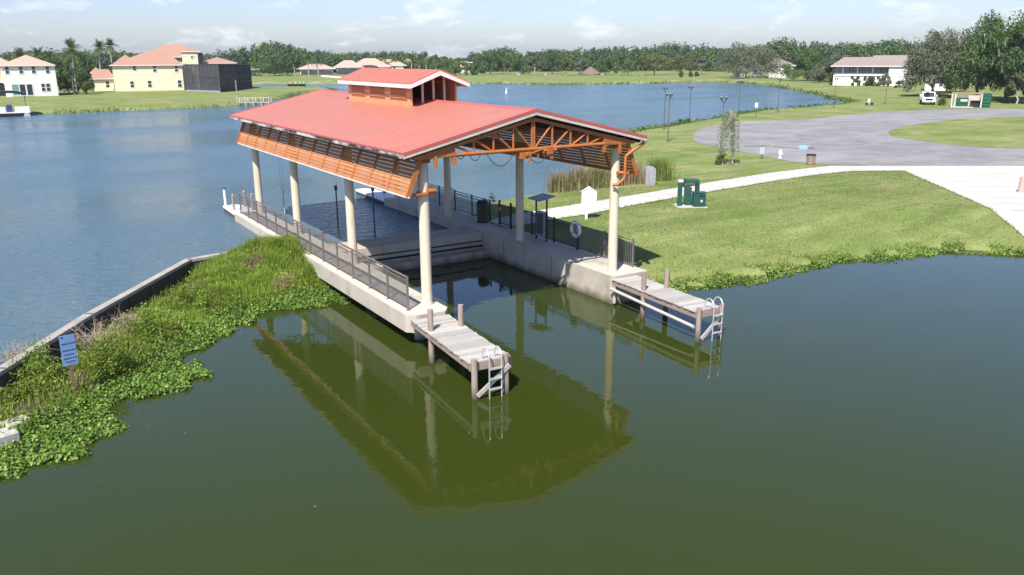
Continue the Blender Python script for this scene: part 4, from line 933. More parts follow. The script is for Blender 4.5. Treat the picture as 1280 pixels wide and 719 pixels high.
b.build('canopy_frame', M['black'], t); MB().box((-2.7,-.1,.15),(2.7,.02,.5)).build('bow_trim', M['black'], t)
p = gp(371,110.3,.7); t = thing('pontoon_boat', 'dark pontoon boat with white posts moored beyond the cage house', 'boat', (p[0],p[1],.7), facing(p[0],p[1]))
MB().box((-2.7,-.9,.35),(2.7,.9,.5)).build('deck', M['darkgrey'], t)
for y in (-.7,.7): MB().cyl((-2.7,y,.1),(2.6,y,.1),.35,n=12).build('float', M['darkgrey'], t, smooth=40)
MB().box((-2.4,-.85,.5),(2.4,-.78,1.15)).build('fence_panel', M['black'], t)
for x in (-1.7,-.2,1.0,2.0): o = MB().box((x-.28,-.3,.5),(x+.28,.3,1.2)).build('seat', M['darkgrey'], t, bevel=.05); MB().cyl((x,0,1.2),(x,0,1.75),.12,n=10).build('headrest', M['white'], o)
t = thing('jetty', 'grey wooden jetty with railing below the black pool cage', 'jetty', (27.6,131.2,.7), -.55)
b = MB()
for k in range(30): b.box((k*.2,-.9,.5),(k*.2+.18,.9,.56))
b.build('deck', M['pvc'], t)
for x in (.1,1.6,3.0,4.4,5.8):
    for y in (-.8,.8): MB().cyl((x,y,-1),(x,y,1.6 if y < 0 else 1.35),.1,n=8).build('pile', M['pvc'], t)
b = MB().box((.1,-.83,1.3),(5.8,-.77,1.4)); b.box((.1,-.83,.95),(2.2,-.77,1.02)); b.build('rail', M['pvc'], t)
p = gp(633,117,.7); t = thing('buoy', 'small white marker buoy standing on the lake', 'buoy', (p[0],p[1],.7)); MB().cyl((0,0,-.2),(0,0,.55),.28,n=14).build('body', M['white'], t, smooth=40); MB().cyl((0,0,.55),(0,0,1.35),.16,.05,n=12).build('top_cone', M['white'], t, smooth=40)
# ------------------------------------------------------------------ trees
def crown_pts(rg, ncl, nl, zlo, zhi, flat=.0, spread=.2):
    """leaf centres in a unit crown (radius 1, height zlo..zhi): clumps on an uneven shell, gaps between"""
    c = rg.normal(size=(ncl,3)); c /= np.linalg.norm(c,axis=1)[:,None]; c[:,2] = np.abs(c[:,2])*1.15-.28
    c *= rg.uniform(.45,.95,(ncl,1)); sz = rg.uniform(.6,1.35,ncl)*spread
    k = rg.integers(0,ncl,nl); d = rg.normal(size=(nl,3)); d /= np.linalg.norm(d,axis=1)[:,None]; d *= (rg.random((nl,1))**.3)
    d[:,2] = d[:,2]*.75+.1
    P = c[k]+d*sz[k][:,None]
    P[:,:2] /= np.percentile(np.hypot(P[:,0],P[:,1]), 96)
    a_, b_ = np.percentile(P[:,2], (1, 99)); zz = (P[:,2]-a_)/(b_-a_); c[:,2] = (c[:,2]-a_)/(b_-a_)*1.4-.35
    return np.stack([P[:,0],P[:,1],zlo+(zhi-zlo)*zz],1), c, d+c[k]*.35+np.array([0,0,.25])
_tc = {}
def tree(name, lab, u, vb, vt, hw, mt, low=.22, leaf=.42, nl=2600, ncl=34, bark='bark', moss=0, seed=0, asp=.65, base=None, group=None, wide=1.0, spread=.24, du=0):
    p = gp(u, vb) if base is None else base; x, y = p[0], p[1]; z0 = gz(x,y); hh = zat(vt, x, y)-z0
    L = math.hypot(x-CAM[0], y-CAM[1]); r = hw*L/F*(1/(1+((u-640)/F)**2)); t = thing(name, lab, 'tree', (x,y,z0), rnd.uniform(0,6.28), group)
    rg = np.random.default_rng(100+seed)
    P, c, N_ = crown_pts(rg, ncl, nl, hh*low, hh, spread=spread); P[:,:2] *= r
    link('crown', np_mesh('tree_crown', *leaves_n(P, N_, leaf*rg.uniform(.85,1.1), rg, asp), M[mt]), t)
    b = MB(); tr = max(.1, hh*.022); fk = hh*max(.14,low*.95)
    b.tube([(0,0,-.3),(rg.normal()*.1,rg.normal()*.1,fk*.55),(rg.normal()*.15,rg.normal()*.15,fk)], tr*1.25, 8, tr*.85)
    for k in range(7):
        q = c[k*3 % len(c)]; e = np.array([q[0]*r*.75, q[1]*r*.75, hh*low+(hh-hh*low)*(q[2]+.35)/1.4]); mid = np.array([e[0]*.45,e[1]*.45,fk+(e[2]-fk)*.6])
        b.tube([(0,0,fk*.9),tuple(mid),tuple(e)], tr*.62, 6, tr*.12)
    b.build('trunk', M[bark], t, smooth=60)
    if moss:
        k = rg.integers(0, nl, moss); Q = P[k].copy(); Q[:,2] = np.minimum(Q[:,2], hh*.9)
        n = moss; ln = rg.uniform(.5,1.5,n)*hh/14; an_ = rg.uniform(0,6.28,n); w_ = rg.uniform(.06,.18,n)*hh/14
        dx = np.stack([np.cos(an_)*w_, np.sin(an_)*w_, np.zeros(n)],1); dz = np.stack([np.zeros(n),np.zeros(n),-ln],1); jit = rg.normal(size=(n,3))*.15
        V = np.stack([Q-dx,Q+dx,Q+dx*.6+dz*.6+jit,Q+dz+jit],1).reshape(-1,3)
        link('hanging_moss', np_mesh('hanging_moss', V, np.arange(4*n).reshape(-1,4), M['moss']), t)['kind'] = 'stuff'
    return t
def palm(lab, u, vb, vt, seed, fr=2.0, n=26, base=None, group='palms', trunk='barkpale', skirt=True):
    p = gp(u, vb) if base is None else base; x, y = p[0], p[1]; z0 = gz(x,y); hh = zat(vt, x, y)-z0-fr*.55
    rg = np.random.default_rng(seed); t = thing('palm_tree', lab, 'palm tree', (x,y,z0), rg.uniform(0,6), group)
    b = MB(); ln = rg.normal()*.35; b.tube([(0,0,-.3),(ln*.3,0,hh*.5),(ln,0,hh)], .21, 8, .15); b.build('trunk', M[trunk], t, smooth=60)
    Vs, Fs, o = [], [], 0
    for k in range(n):
        a = 2.4*k+rg.uniform(-.2,.2); el = rg.uniform(-.7,1.2) if k > 5 else rg.uniform(1.0,1.45); L_ = fr*rg.uniform(.8,1.1)
        d = np.array([math.cos(a)*math.cos(el), math.sin(a)*math.cos(el), math.sin(el)]); sd = np.array([-math.sin(a), math.cos(a), 0])
        S = 9; mid = [np.array([ln,0,hh])+d*L_*(i/S)+np.array([0,0,-.42*L_*(i/S)**2*(1 if el < 1 else .5)]) for i in range(S+1)]
        for i in range(1, S+1):
            for s in (-1,1):
                w_ = L_*.34*math.sin(math.pi*min(1,(i+1.2)/(S+1.5)))**.7; q = mid[i]; tip = q+sd*s*w_+(mid[i]-mid[i-1])*1.6+np.array([0,0,-.22*w_-.05])
                e = (mid[i]-mid[i-1])*.55; Vs += [q-e, q+e*.5, tip]; Fs.append((o,o+1,o+2)); o += 3
    link('fronds', np_mesh('palm_fronds', np.array(Vs), np.array(Fs), M['frond']), t)
    return t
# a far wood that reads as one mass, all along the skyline
PROF = [(-60,66),(0,66),(60,64),(120,64),(180,68),(250,68),(295,62),(318,58),(334,52),(352,53),(372,60),(395,63),(430,66),(460,67),(485,63),(505,63),(530,68),(560,72),(582,70),(600,63),(622,59),(640,60),(655,66),(676,62),(700,63),(725,60),(760,61),(790,59),(815,57),(840,54),(870,57),(900,60),(925,59),(955,56),(968,47),(984,48),(1000,54),(1030,53),(1060,54),(1085,55),(1100,51),(1115,49),(1140,53),(1180,50),(1240,50),(1340,48)]
pu = np.array([q[0] for q in PROF]); pv = np.array([q[1] for q in PROF]); Vs = []; Ns = []
rg = np.random.default_rng(5)
for D, du, jit, base_v in ((425,12,3,96),(462,12,0,95),(500,13,-1,94)):
    u = -70
    while u < 1350:
        ca = ray(u, 70); k = D*rg.uniform(.95,1.05)/math.hypot(ca[0],ca[1]); x, y = CAM[0]+ca[0]*k, CAM[1]+ca[1]*k
        near_h = 590 < u < 900 and D < 430
        vt = np.interp(u, pu, pv)+(rg.uniform(1,9) if D < 430 else rg.uniform(-1,3.5)); ht = zat(vt,x,y)-1.5; r = rg.uniform(4.5,7.5)
        P, _, N_ = crown_pts(rg, 16, 1250, .2, ht, spread=.40); Ns.append(N_); P[:,:2] *= r; P[:,0] += x; P[:,1] += y; P[:,2] += 1.2
        Vs.append(P); u += du*rg.uniform(.75,1.25)
A = np.concatenate(Vs); m3 = [M['oak'],M['tree1'],M['pine']]
V, Fc = leaves_n(A, np.concatenate(Ns), .95, rg, .8); wd = np_mesh('woods', V, Fc, m3[0])
for q in m3[1:]: wd.materials.append(q)
wd.polygons.foreach_set('material_index', np.repeat(rg.choice(3, len(Vs), p=[.35,.3,.35]), 1250).astype(np.int32)); wd.update()
tag(link('woods', wd), 'far mass of dark green woods along the skyline', 'woods', kind='stuff')
# the row of single trees on the far bank
far = [(613,93,64,15,'oak','bark','dark rounded tree on the far bank just right of the cupola roof',.3),
 (628,92.5,73,11,'oakpale','barkpale','pale-trunked olive tree on the far bank next to the dark rounded tree',.38),
 (650,93,72,12,'tree1','bark','bushy dark tree on the far bank above the white buoy',.08),
 (668,94,70,14,'oakpale','barkpale','light green tree with pale straight trunk, right of the buoy on the far bank',.32),
 (690,93,62,14,'oak','bark','tall dark oak of the far bank standing behind two pale-trunked trees',.25),
 (707,94.5,73,11,'tree2','barkpale','yellowish tree with a pale thick trunk on the far bank',.36),
 (724,94,73,12,'oakgrey','bark','greyish tree just left of the thatched hut',.28),
 (757,93.5,73,13,'oak','bark','dark low-branched tree just right of the thatched hut',.1),
 (818,94,68,19,'tree2','bark','wide light green tree right of the palm group on the far bank',.34),
 (851,93,68,18,'oakpale','bark','broad olive tree between the wide light tree and the grey-trunked tree',.2),
 (877,93,71,13,'oakgrey','barkpale','flat-topped grey-green tree with a slim trunk left of the mossy oak',.42),
 (575,94,77,16,'tree2','bark','olive-brown bushy tree right behind the cupola roof',.06),
 (597,94,80,10,'tree1','bark','small bright bushy tree at the foot of the dark rounded tree',.04),
 (560,92,75,12,'tree1','bark','green tree between the palms and the bushy tree behind the cupola',.1)]
for i,(u,vb,vt,hw,mt,bk,lab,low) in enumerate(far): tree('far_bank_tree', lab, u, vb, vt, hw, mt, low, .5, 3200, 30, bk, seed=i, group='trees along the far bank')
for i,(u,vb,vt,hw,lab) in enumerate(((851,96.5,86.5,3.6,'upright clipped shrub on the far bank lawn under the olive tree'),(862,96,88,3,'small shrub on the far bank between two clipped ones'),(869,95.5,86.5,4,'rounded shrub on the far bank before the grey-green tree'))):
    p = gp(u,vb); L = math.hypot(p[0]-CAM[0],p[1]-CAM[1]); bush('lawn_shrub', lab, p[0],p[1],gz(p[0],p[1]), hw*L/F, (vb-vt)*L/F, 420, .5, 'tree1', seed=60+i, asp=.7, group='shrubs on the far bank')
for i,(u,vb,vt,lab) in enumerate(((776,94.5,76,'leftmost palm of the group right of the thatched hut'),(785,94.5,79,'short palm in the middle of the group right of the thatched hut'),(797,94.5,74,'tall palm under the wide light green tree'),(803,94.5,78,'rightmost palm of the group right of the thatched hut'),(515,92,68,'leftmost palm rising behind the cupola roof'),(524,92,70,'second palm rising behind the cupola roof'),(533,92,66,'tallest palm rising behind the cupola roof'),(545,92,69,'rightmost palm rising behind the cupola roof'),(369,95,72,'palm right of the wide dark tree on the rear bank'),(386,95,70,'taller palm between the wide dark tree and the seawall'),(398,95,71,'palm nearest the white seawall on the rear bank'),(357,95,74,'short palm half hidden by the wide dark tree'))): palm(lab, u, vb, vt, 200+i, fr=2.6, group='palms of the far bank')
tree('oak_tree', 'wide low dark oak on the rear grassy bank behind the pool cage', 343, 95, 68, 30, 'oak', .04, .55, 4200, 46, seed=31)
tree('mossy_oak', 'broad grey mossy oak shading the white house at the far lake end', 932, 97.5, 56, 46, 'oakgrey', .16, .45, 9000, 46, moss=300, seed=32)
tree('oak_tree', 'bright green oak left of the apartment house', 1009, 101, 65, 33, 'tree1', .06, .42, 8000, 36, seed=33)
tree('mossy_oak', 'grey mossy oak in front of the apartment roof end', 1037, 103, 70, 29, 'oakgrey', .08, .42, 6500, 34, moss=420, seed=34)
for i,(u,vb,vt,hw,mt,lab) in enumerate(((1043,104,89,7,'tree1','small round tree before the left end of the apartment house'),(1057,106.5,93,7,'tree1','shrub left of the apartment porch'),(1070,107,98,4.5,'oak','low dark shrub at the apartment porch'),(1087,107.5,98,6,'oak','dark shrub under the apartment windows'),(1105,108,95,7.5,'oakgrey','greyish small tree at the apartment corner'),(1126,110,103.5,6,'oak','low shrub at the white apartment gable'))):
    tree('small_tree', lab, u, vb, vt-2, hw*1.35, mt, .03, .34, 2000, 22, seed=40+i, group='shrubs along the apartment house')
for i,(u,vb,vt,hw,mt,lab,nl,ms,low) in enumerate(((1164,121,41,38,'oakgrey','leftmost mossy live oak, above the white truck',8000,1100,.16),(1192,117,43,38,'oakpale','greyer mossy oak between the white truck oak and the tall pair',6500,1300,.2),(1220,123,34,42,'oak','live oak directly behind the dumpster enclosure',8000,800,.16),(1256,128,20,54,'tree1','tallest live oak, right of the dumpster enclosure',11000,1000,.22),(1300,126,14,50,'oak','live oak cut by the right picture edge',9000,900,.2),(1270,130,84,20,'oakpale','small olive tree with a pale trunk at the right edge',2600,0,.25))):
    tree('live_oak', lab, u, vb, vt, hw, mt, low, .34, int(nl*2.4), 75 if nl > 3000 else 30, bark='barkpale' if i == 5 else 'bark', moss=int(ms*.9), seed=50+i, group='live oaks by the dumpsters', spread=.24)
# left bank
for i,(u,vb,vt,fr,lab) in enumerate(((96,117,52,2.9,'tall bushy palm right of the white house'),(128,112,52,2.5,'tall slim palm standing left of the cream house'),(144,111,50,2.5,'tall slim palm closest to the cream house'),(31,112,62,2.8,'palm behind the left part of the white house roof'),(53,112,60,3.0,'palm behind the ridge of the white house roof'),(66,112,65,2.6,'palm behind the right corner of the white house roof'))): palm(lab, u, vb, vt, 300+i, fr=fr, n=34, base=gp(u, vb+(-3 if i > 2 else 0)), group='palms around the houses')
tree('small_tree', 'small dense round tree on the lawn left of the cream garage', 108.5, 118, 90, 11, 'oak', .14, .3, 2600, 34, seed=61)
tree('yard_tree', 'dark bushy tree in the gap beside the white house', 86, 117, 82, 12, 'oak', .02, .35, 2400, 30, seed=62)
tree('yard_tree', 'slim pale-trunked tree behind the gap beside the white house', 93, 118.5, 76, 11, 'tree1', .5, .32, 1600, 24, bark='barkpale', seed=63)
for i,(u,vb,vt,hw,mt,lab) in enumerate(((112,110,70,20,'oak','dark tree filling the view between the two houses'),(80,109,72,16,'tree1','green tree rising behind the right end of the white house'),(160,106,69,14,'oak','dark tree behind the left wing of the cream house'))): tree('yard_tree', lab, u, vb, vt, hw, mt, .05, .5, 2200, 30, seed=65+i)
# weeping tree by the road
p = gp(914,206); L = math.hypot(p[0]-CAM[0],p[1]-CAM[1]); z0 = gz(p[0],p[1]); hh = zat(136,p[0],p[1])-z0
t = thing('weeping_tree', 'thin weeping tree with pale trunk standing on the lawn near the road', 'tree', (p[0],p[1],z0), facing(p[0],p[1])); rg = np.random.default_rng(77)
b = MB().tube([(.1,0,-.2),(.02,0,1.0),(-.1,.1,hh*.62)], .09, 8, .05)
Q = []
for k in range(46):
    a = rg.uniform(0,6.28); r = rg.uniform(.4,1.05); top = np.array([-.35+r*.5*math.cos(a), r*.5*math.sin(a), hh*rg.uniform(.72,1)]); b.tube([(-.1,.1,hh*.58),tuple(top*[.6,.6,.97]),tuple(top)], .022, 5, .006)
    n = 60; f = rg.random(n); drop = rg.uniform(.45,.85)*hh; q = np.stack([top[0]+(r*.55*math.cos(a))*f**.6, top[1]+(r*.55*math.sin(a))*f**.6, top[2]-drop*f**1.3],1)+rg.normal(size=(n,3))*.05; Q.append(q)
b.tube([(-.05,0,.9),(.75,.05,.95)], .02, 5); b.build('trunk', M['barkpale'], t, smooth=60)
Q = np.concatenate(Q); Q = Q[Q[:,2] > .1]
link('crown', np_mesh('weeping_crown', *leaves(Q, .15, rg, .34), M['weep']), t)
bush('shrub', 'dark low shrub at the foot of the weeping tree', p[0]-.6, p[1]+.35, z0, .62, .9, 800, .13, 'oak', seed=78)

# ------------------------------------------------------------------ houses
class House:
    def __init__(s, name, lab, cat, uc, vb, rot=0, z=None, group=None):
        s.p = gp(uc, vb); s.z0 = gz(s.p[0],s.p[1]); s.uc = uc; s.L = math.hypot(s.p[0]-CAM[0], s.p[1]-CAM[1])*1.0
        d = np.array([s.p[0],s.p[1],s.z0])-CAM; s.dep = float(d@_fw); s.k = s.dep/F*min(1,s.dep/s.L)
        s.t = thing(name, lab, cat, (s.p[0],s.p[1],s.z0), facing(s.p[0],s.p[1])+rot, group); s.c = 1/max(.5,math.cos(rot))
    def X(s, u): return (u-s.uc)*s.k*s.c
    def Z(s, v): return zat(v, s.p[0], s.p[1])-s.z0
    def wall(s, u0, u1, vt, depth, mt='whitewall', y=0, name='wall', parent=None, vb=None):
        return MB().box((s.X(u0),y,-.6 if vb is None else s.Z(vb)),(s.X(u1),y+depth,s.Z(vt))).build(name, M[mt], parent or s.t)
    def hip(s, u0, u1, ve, vp, depth, mt, y=0, over=.5, ridge=None, trim='whitefascia', gable=False, name='roof'):
        x0, x1 = s.X(u0)-over, s.X(u1)+over; y0, y1 = y-over, y+depth+over; ze = s.Z(ve); zp = s.Z(vp); ym = (y0+y1)/2
        ins = min((y1-y0)/2, (x1-x0)/2-.01)*(0.02 if gable else 1)
        if ridge: ra, rb = s.X(ridge[0]), s.X(ridge[1])
        else: ra, rb = x0+ins, x1-ins
        b = MB().add([(x0,y0,ze),(x1,y0,ze),(x1,y1,ze),(x0,y1,ze),(ra,ym,zp),(rb,ym,zp)], [(0,1,5,4),(1,2,5),(2,3,4,5),(3,0,4),(3,2,1,0)])
        r = b.build(name, M[mt], s.t); MB().box((x0,y0,ze-.2),(x1,y0+.08,ze-.003)).build('fascia', M[trim], r)
        return r
    def win(s, u0, u1, v0, v1, y=0, glass='glass', frame='white', split=True, parent=None):
        x0,x1,z1,z0 = s.X(u0),s.X(u1),s.Z(v0),s.Z(v1); f = MB(); w_ = max(.09,(x1-x0)*.12)
        f.box((x0-w_,y-.07,z0-w_),(x1+w_,y-.005,z0)); f.box((x0-w_,y-.07,z1),(x1+w_,y-.005,z1+w_)); f.box((x0-w_,y-.07,z0),(x0,y-.005,z1)); f.box((x1,y-.07,z0),(x1+w_,y-.005,z1))
        if split: f.box((x0,y-.068,(z0+z1)/2-w_*.5),(x1,y-.006,(z0+z1)/2+w_*.5))
        o = f.build('window', M[frame], parent or s.t); MB().box((x0,y-.035,z0),(x1,y-.008,z1)).build('pane', M[glass], o)
h = House('white_house', 'white two-storey house with salmon hip roof at the left shore', 'house', 40, 120.5)
h.wall(7.5,75,81.5,11); h.hip(7.5,73,81.5,68.5,11,'tilepale')
for u in (11.5,29,45,63): h.win(u,u+4.6,83.2,92)
h.win(54.2,58.8,105,114.5); h.win(60.6,65.4,105,114.5)
h.win(16.5,25,105.5,119,glass='teal',split=False); h.win(26.3,33.3,105.5,119,split=False); h.win(35.3,42.3,105.5,119,split=False)
h = House('peach_house', 'peach house with dark screened porch cut by the left picture edge', 'house', 0, 119.8)
h.wall(-30,6.5,82,10,'peachwall',y=1.2); h.hip(-30,6.0,82,68,10,'tilepale',y=1.2); h.wall(-16,11.5,103.5,2.4,'whitewall',y=-1.2,name='porch',vb=101.5)
for u in (-1,5): h.win(u,u+5.5,105.5,118.6,y=-1.0,glass='screen',frame='black',split=False)
h.wall(-16,11.8,105,2.0,'screendim',y=-.9,name='porch_screen')
h = House('pink_house', 'house with pale pink roof rising behind the peach house', 'house', 4, 112)
h.wall(-30,18,81,12,'whitewall'); h.hip(-28,19,80,66,12,'tilepale')
h = House('cream_house', 'large cream two-storey house with salmon tiled roofs and a corner tower', 'house', 188, 113.6, .0)
h.wall(143.5,232.5,81,13,'creamwall'); h.hip(143,231,81.2,62.5,13,'tile',ridge=(194,212)); h.hip(188,252,71,55,9,'tile',y=4.5,ridge=(214,238),name='upper_roof')
for (u0,u1,v0,v1) in ((169,173.5,82.6,88),(194.5,199,82.8,90),(222.8,227,83,90),(186,190.5,101,109),(224.8,229.5,101,109.5),(163.5,168,101.5,109)): h.win(u0,u1,v0,v1)
h.wall(235,256,64,6.5,'creamwall',y=4,name='tower'); h.hip(235,257,64,59.5,6.5,'tile',y=4,over=.35,name='tower_roof'); h.win(246.5,249.5,70,73.5,y=4); h.wall(256.3,263,66,5,'screen',y=4.2,name='balcony_screen')
h.wall(263,309,80,9,'creamwall',y=9,name='rear_wing'); h.hip(263,309,79.5,72,9,'tile',y=9,name='rear_roof')
h.wall(146,172,78.5,8,'whitewall',y=13.5,name='rear_wall'); h.hip(147,172,78.4,68,8,'tile',y=13.3,name='rear_roof')
for (u0,u1) in ((149,152),(156,159.5)): h.win(u0,u1,81,88,y=13.45)
h.wall(231,238,78,4,'creamwall',y=2,name='return_wall')
h = House('garage', 'low cream garage wing with salmon roof beside the cream house', 'house', 131, 113.9)
h.wall(118,143.4,98,9,'creamwall'); h.hip(116,143.6,98.2,87,9,'tile',ridge=(123,139.5)); h.win(145-.0-.2,145.2,100,100.5) if False else None
h.win(133.5,138,101.8,109.5); h.hip(118,128,91,84.5,5,'tile',y=5,name='porch_roof')
# pool cage: black screen on a dark frame
p0 = gp(233,113.9); p1 = gp(275.5,115.6); p2 = gp(315,109.8)
t = thing('pool_cage', 'tall black screened pool cage wrapping the right side of the cream house', 'pool cage', (p1[0],p1[1],gz(p1[0],p1[1])))
def cagewall(a, c, h0, h1, n, mt, name):
    a = Vector((a[0]-p1[0],a[1]-p1[1],-.3)); c = Vector((c[0]-p1[0],c[1]-p1[1],-.3)); d = c-a; f = MB(); o = MB().extr([a,c,c+Vector((0,0,h1+.3)),a+Vector((0,0,h0+.3))], Vector((d.y,-d.x,0)).normalized()*-.04).build(name, M[mt], t)
    nn = Vector((d.y,-d.x,0)).normalized()*.05
    for k in range(n+1):
        q = a+d*(k/n); f.bar(q+nn, q+nn+Vector((0,0,.3+h0+(h1-h0)*k/n)), .10, .10, up=d.normalized())
    for z in (.33,.55): f.bar(a+nn+Vector((0,0,h0*z+.3)), c+nn+Vector((0,0,h1*z+.3)), .08, .08)
    f.bar(a+nn+Vector((0,0,h0+.3)), c+nn+Vector((0,0,h1+.3)), .12, .12); f.build('frame', M['darkgrey'], o)
hc = zat(80.5,p1[0],p1[1])-gz(p1[0],p1[1]); hA = zat(80.5,p0[0],p0[1])-gz(p0[0],p0[1]); hB = zat(80.2,p2[0],p2[1])-gz(p2[0],p2[1])
cagewall(p0,p1,hA,hc,9,'screendim','front_screen'); cagewall(p1,p2,hc,hB,8,'screen','side_screen')
q = p2+(p0-p1)*.9; cagewall(p2,q,hB,hB,5,'screendim','rear_screen')
MB().add([tuple(np.array([*(a[:2]-p1[:2]),zz])) for a,zz in ((p0,hA),(p1,hc),(p2,hB),(q,hB))], [(0,1,2,3)]).build('top_screen', M['screen'], t)
cc = gp(300,113.4); MB().cyl((cc[0]-p1[0]-1.5,cc[1]-p1[1]-2.6,-.2),(cc[0]-p1[0]-1.5,cc[1]-p1[1]-2.6,2.6),.12,n=8).build('light_post', M['greybox'], t)
MB().bar((p0[0]-p1[0],p0[1]-p1[1]-.1,.1),(0,-.1,.1),.25,.5).build('curb', M['greybox'], t)
# houses on the rear bank
for (uc,vb,u0,u1,ve,vp,mt,lab,g) in ((392,93.5,374,418,86,77,'tilepale','low pinkish house behind the rear bank palms',0),(434,93,420,452,84,72.5,'tilepale','white house with pale hip roof left of the arched porch house',0),(463,92,440,486,83.5,70,'tilepale','pink-roofed house with a dark arched porch awning above the cupola',0),(488,91,468,506,82,71,'tilepale','white gabled house right of the arched porch house',0),(511,90,494,524,80.5,70.5,'tilepale','cream-roofed house beside the palms behind the cupola',0),(303,95,296,322,87,80,'tilepale','small cream house right behind the pool cage',0),(578,91,574,588,78,74,'tilepale','pale house roof showing above the bushy trees right of the cupola',0)):
    h = House('far_house', lab, 'house', uc, vb, 0, group='houses on the rear bank'); h.wall(u0+1,u1-1,ve,10,'whitewall'); h.hip(u0-2,u1+2,ve,vp+3,10,mt,over=.6,ridge=(u0+(u1-u0)*.34,u1-(u1-u0)*.34))
    if uc == 463:
        b = MB(); n = 10
        for i in range(n+1): a = math.pi*i/n; b.v += [(h.X(461)-math.cos(a)*h.k*13,-3,h.Z(84.5)+math.sin(a)*h.k*3.2),(h.X(461)-math.cos(a)*h.k*13,-.02,h.Z(84.5)+math.sin(a)*h.k*3.2)]
        b.f = [(2*i,2*i+1,2*i+3,2*i+2) for i in range(n)]; o = b.build('arched_awning', M['screen'], h.t); o.modifiers.new('solid','SOLIDIFY').thickness = .7
    h.win((u0*2+u1)/3-1.5,(u0*2+u1)/3+1.5,ve+1.5,ve+4.5,split=False); h.win((u0+u1*2)/3-1.5,(u0+u1*2)/3+1.5,ve+1.5,ve+4.5,split=False)
    if uc < 440: h.wall(u0+2,u1-2,ve+2.4,2.5,'screendim',y=-2.5,name='lanai_screen')
t = thing('seawall', 'low white seawall on the rear bank below the far houses', 'seawall', (0,0,0)); a = gp(402,96); c = gp(434,99); e = gp(600,104) 
MB().bar((a[0],a[1],1.1),(c[0],c[1],1.1),.5,2.4).build('wall_face', M['whitewall'], t)
# right: white houses and apartments
h = House('white_house', 'white house with tan hip roof right of the grey mossy oak', 'house', 976, 97.5); h.wall(960,991,82,12); h.hip(958,993,82,73,12,'shingle',ridge=(967,971))
h = House('white_house', 'white house half hidden beneath the grey mossy oak', 'house', 925, 96.5); h.wall(915,932,88,8); h.hip(914,933,88,85.5,8,'shingle',gable=True); h.wall(938,958,86,8,y=1); h.win(942,946,88,93,y=1); h.win(950,953,88,93,y=1); h.win(919,924,91,95.5); h.hip(938,958,86,80,8,'shingle',y=1,name='side_roof')
M['balcony'] = mat('grey_balcony_wall', (.42,.43,.46), (.38,.39,.42), 2, rough=.8)
h = House('apartment_house', 'long white two-storey apartment house with tan roof and recessed balcony', 'apartment house', 1090, 107.5, .0)
h.wall(1038,1109,91.5,9,y=1.2); h.wall(1109.3,1137,83.5,13,y=0,name='gable_wall'); h.wall(1040,1109,82.6,7,'balcony',y=3,name='balcony_wall',vb=91.4); h.wall(1040,1109,92.6,1.8,'whitewall',y=1.0,name='balcony_parapet',vb=95.2)
h.hip(1036,1136,82.4,71.5,13,'shingle',ridge=(1049,1117)); h.hip(1083,1139,83,69.3,13,'shingle',y=.4,ridge=(1088,1131),name='front_roof')
for u in (1057,1061.5,1070,1074,1083,1088,1098,1103.5): h.win(u,u+2.6,84.4,89.6,y=3)
for u in (1061,1069,1078,1086,1095): h.win(u,u+4,95,99.5,y=1.2,split=False)
for u in (1050,1069,1089): MB().box((h.X(u)-.15,1.0,h.Z(92)),(h.X(u)+.15,1.3,h.Z(82.8))).build('post', M['white'], h.t)
h = House('white_house', 'white building glimpsed between the trunks behind the white truck', 'house', 1172, 113.5); h.wall(1155,1182,100,8); h.hip(1154,1183,100,95,8,'shingle'); h.win(1164,1168,103,108); h.win(1173,1177,103,108)
h = House('thatched_hut', 'open hut with grey thatched roof on the far bank', 'hut', 738, 94.2)
b = MB(); k = h.k; N = 14; zp = h.Z(83.2); ze = h.Z(92.5)
vs = [(0,3,zp)]+[(13.5*k*math.cos(2*math.pi*i/N),3+9*k*math.sin(2*math.pi*i/N),ze+.1*math.sin(i*5)) for i in range(N)]+[(7*k*math.cos(2*math.pi*i/N),3+5*k*math.sin(2*math.pi*i/N),(zp*.55+ze*.45)) for i in range(N)]
b.add(vs, [(0,1+N+i,1+N+(i+1) % N) for i in range(N)]+[(1+N+i,1+i,1+(i+1) % N,1+N+(i+1) % N) for i in range(N)]); b.build('thatch_roof', M['thatch'], h.t)
for i in range(6): a = i*math.pi/3; MB().cyl((11*k*math.cos(a),3+7*k*math.sin(a),-.2),(11*k*math.cos(a),3+7*k*math.sin(a),ze+.2),.14,n=8).build('post', M['bark'], h.t)
for i,(u,w_,lab) in enumerate(((682,4,'small pale box on the far bank left of the yellowish tree'),(648,5,'low pinkish box under the bushy tree above the buoy'),(753,3,'pale stump-like box right of the thatched hut'))):
    h = House('utility_box', lab, 'utility box', u, 94.2); MB().box((-w_*h.k/2,0,0),(w_*h.k/2,.8,.85)).build('body', M['wallconc'], h.t, bevel=.05); MB().box((-w_*h.k/2-.06,-.06,.853),(w_*h.k/2+.06,.86,.93)).build('lid', M['wallconc'], h.t)
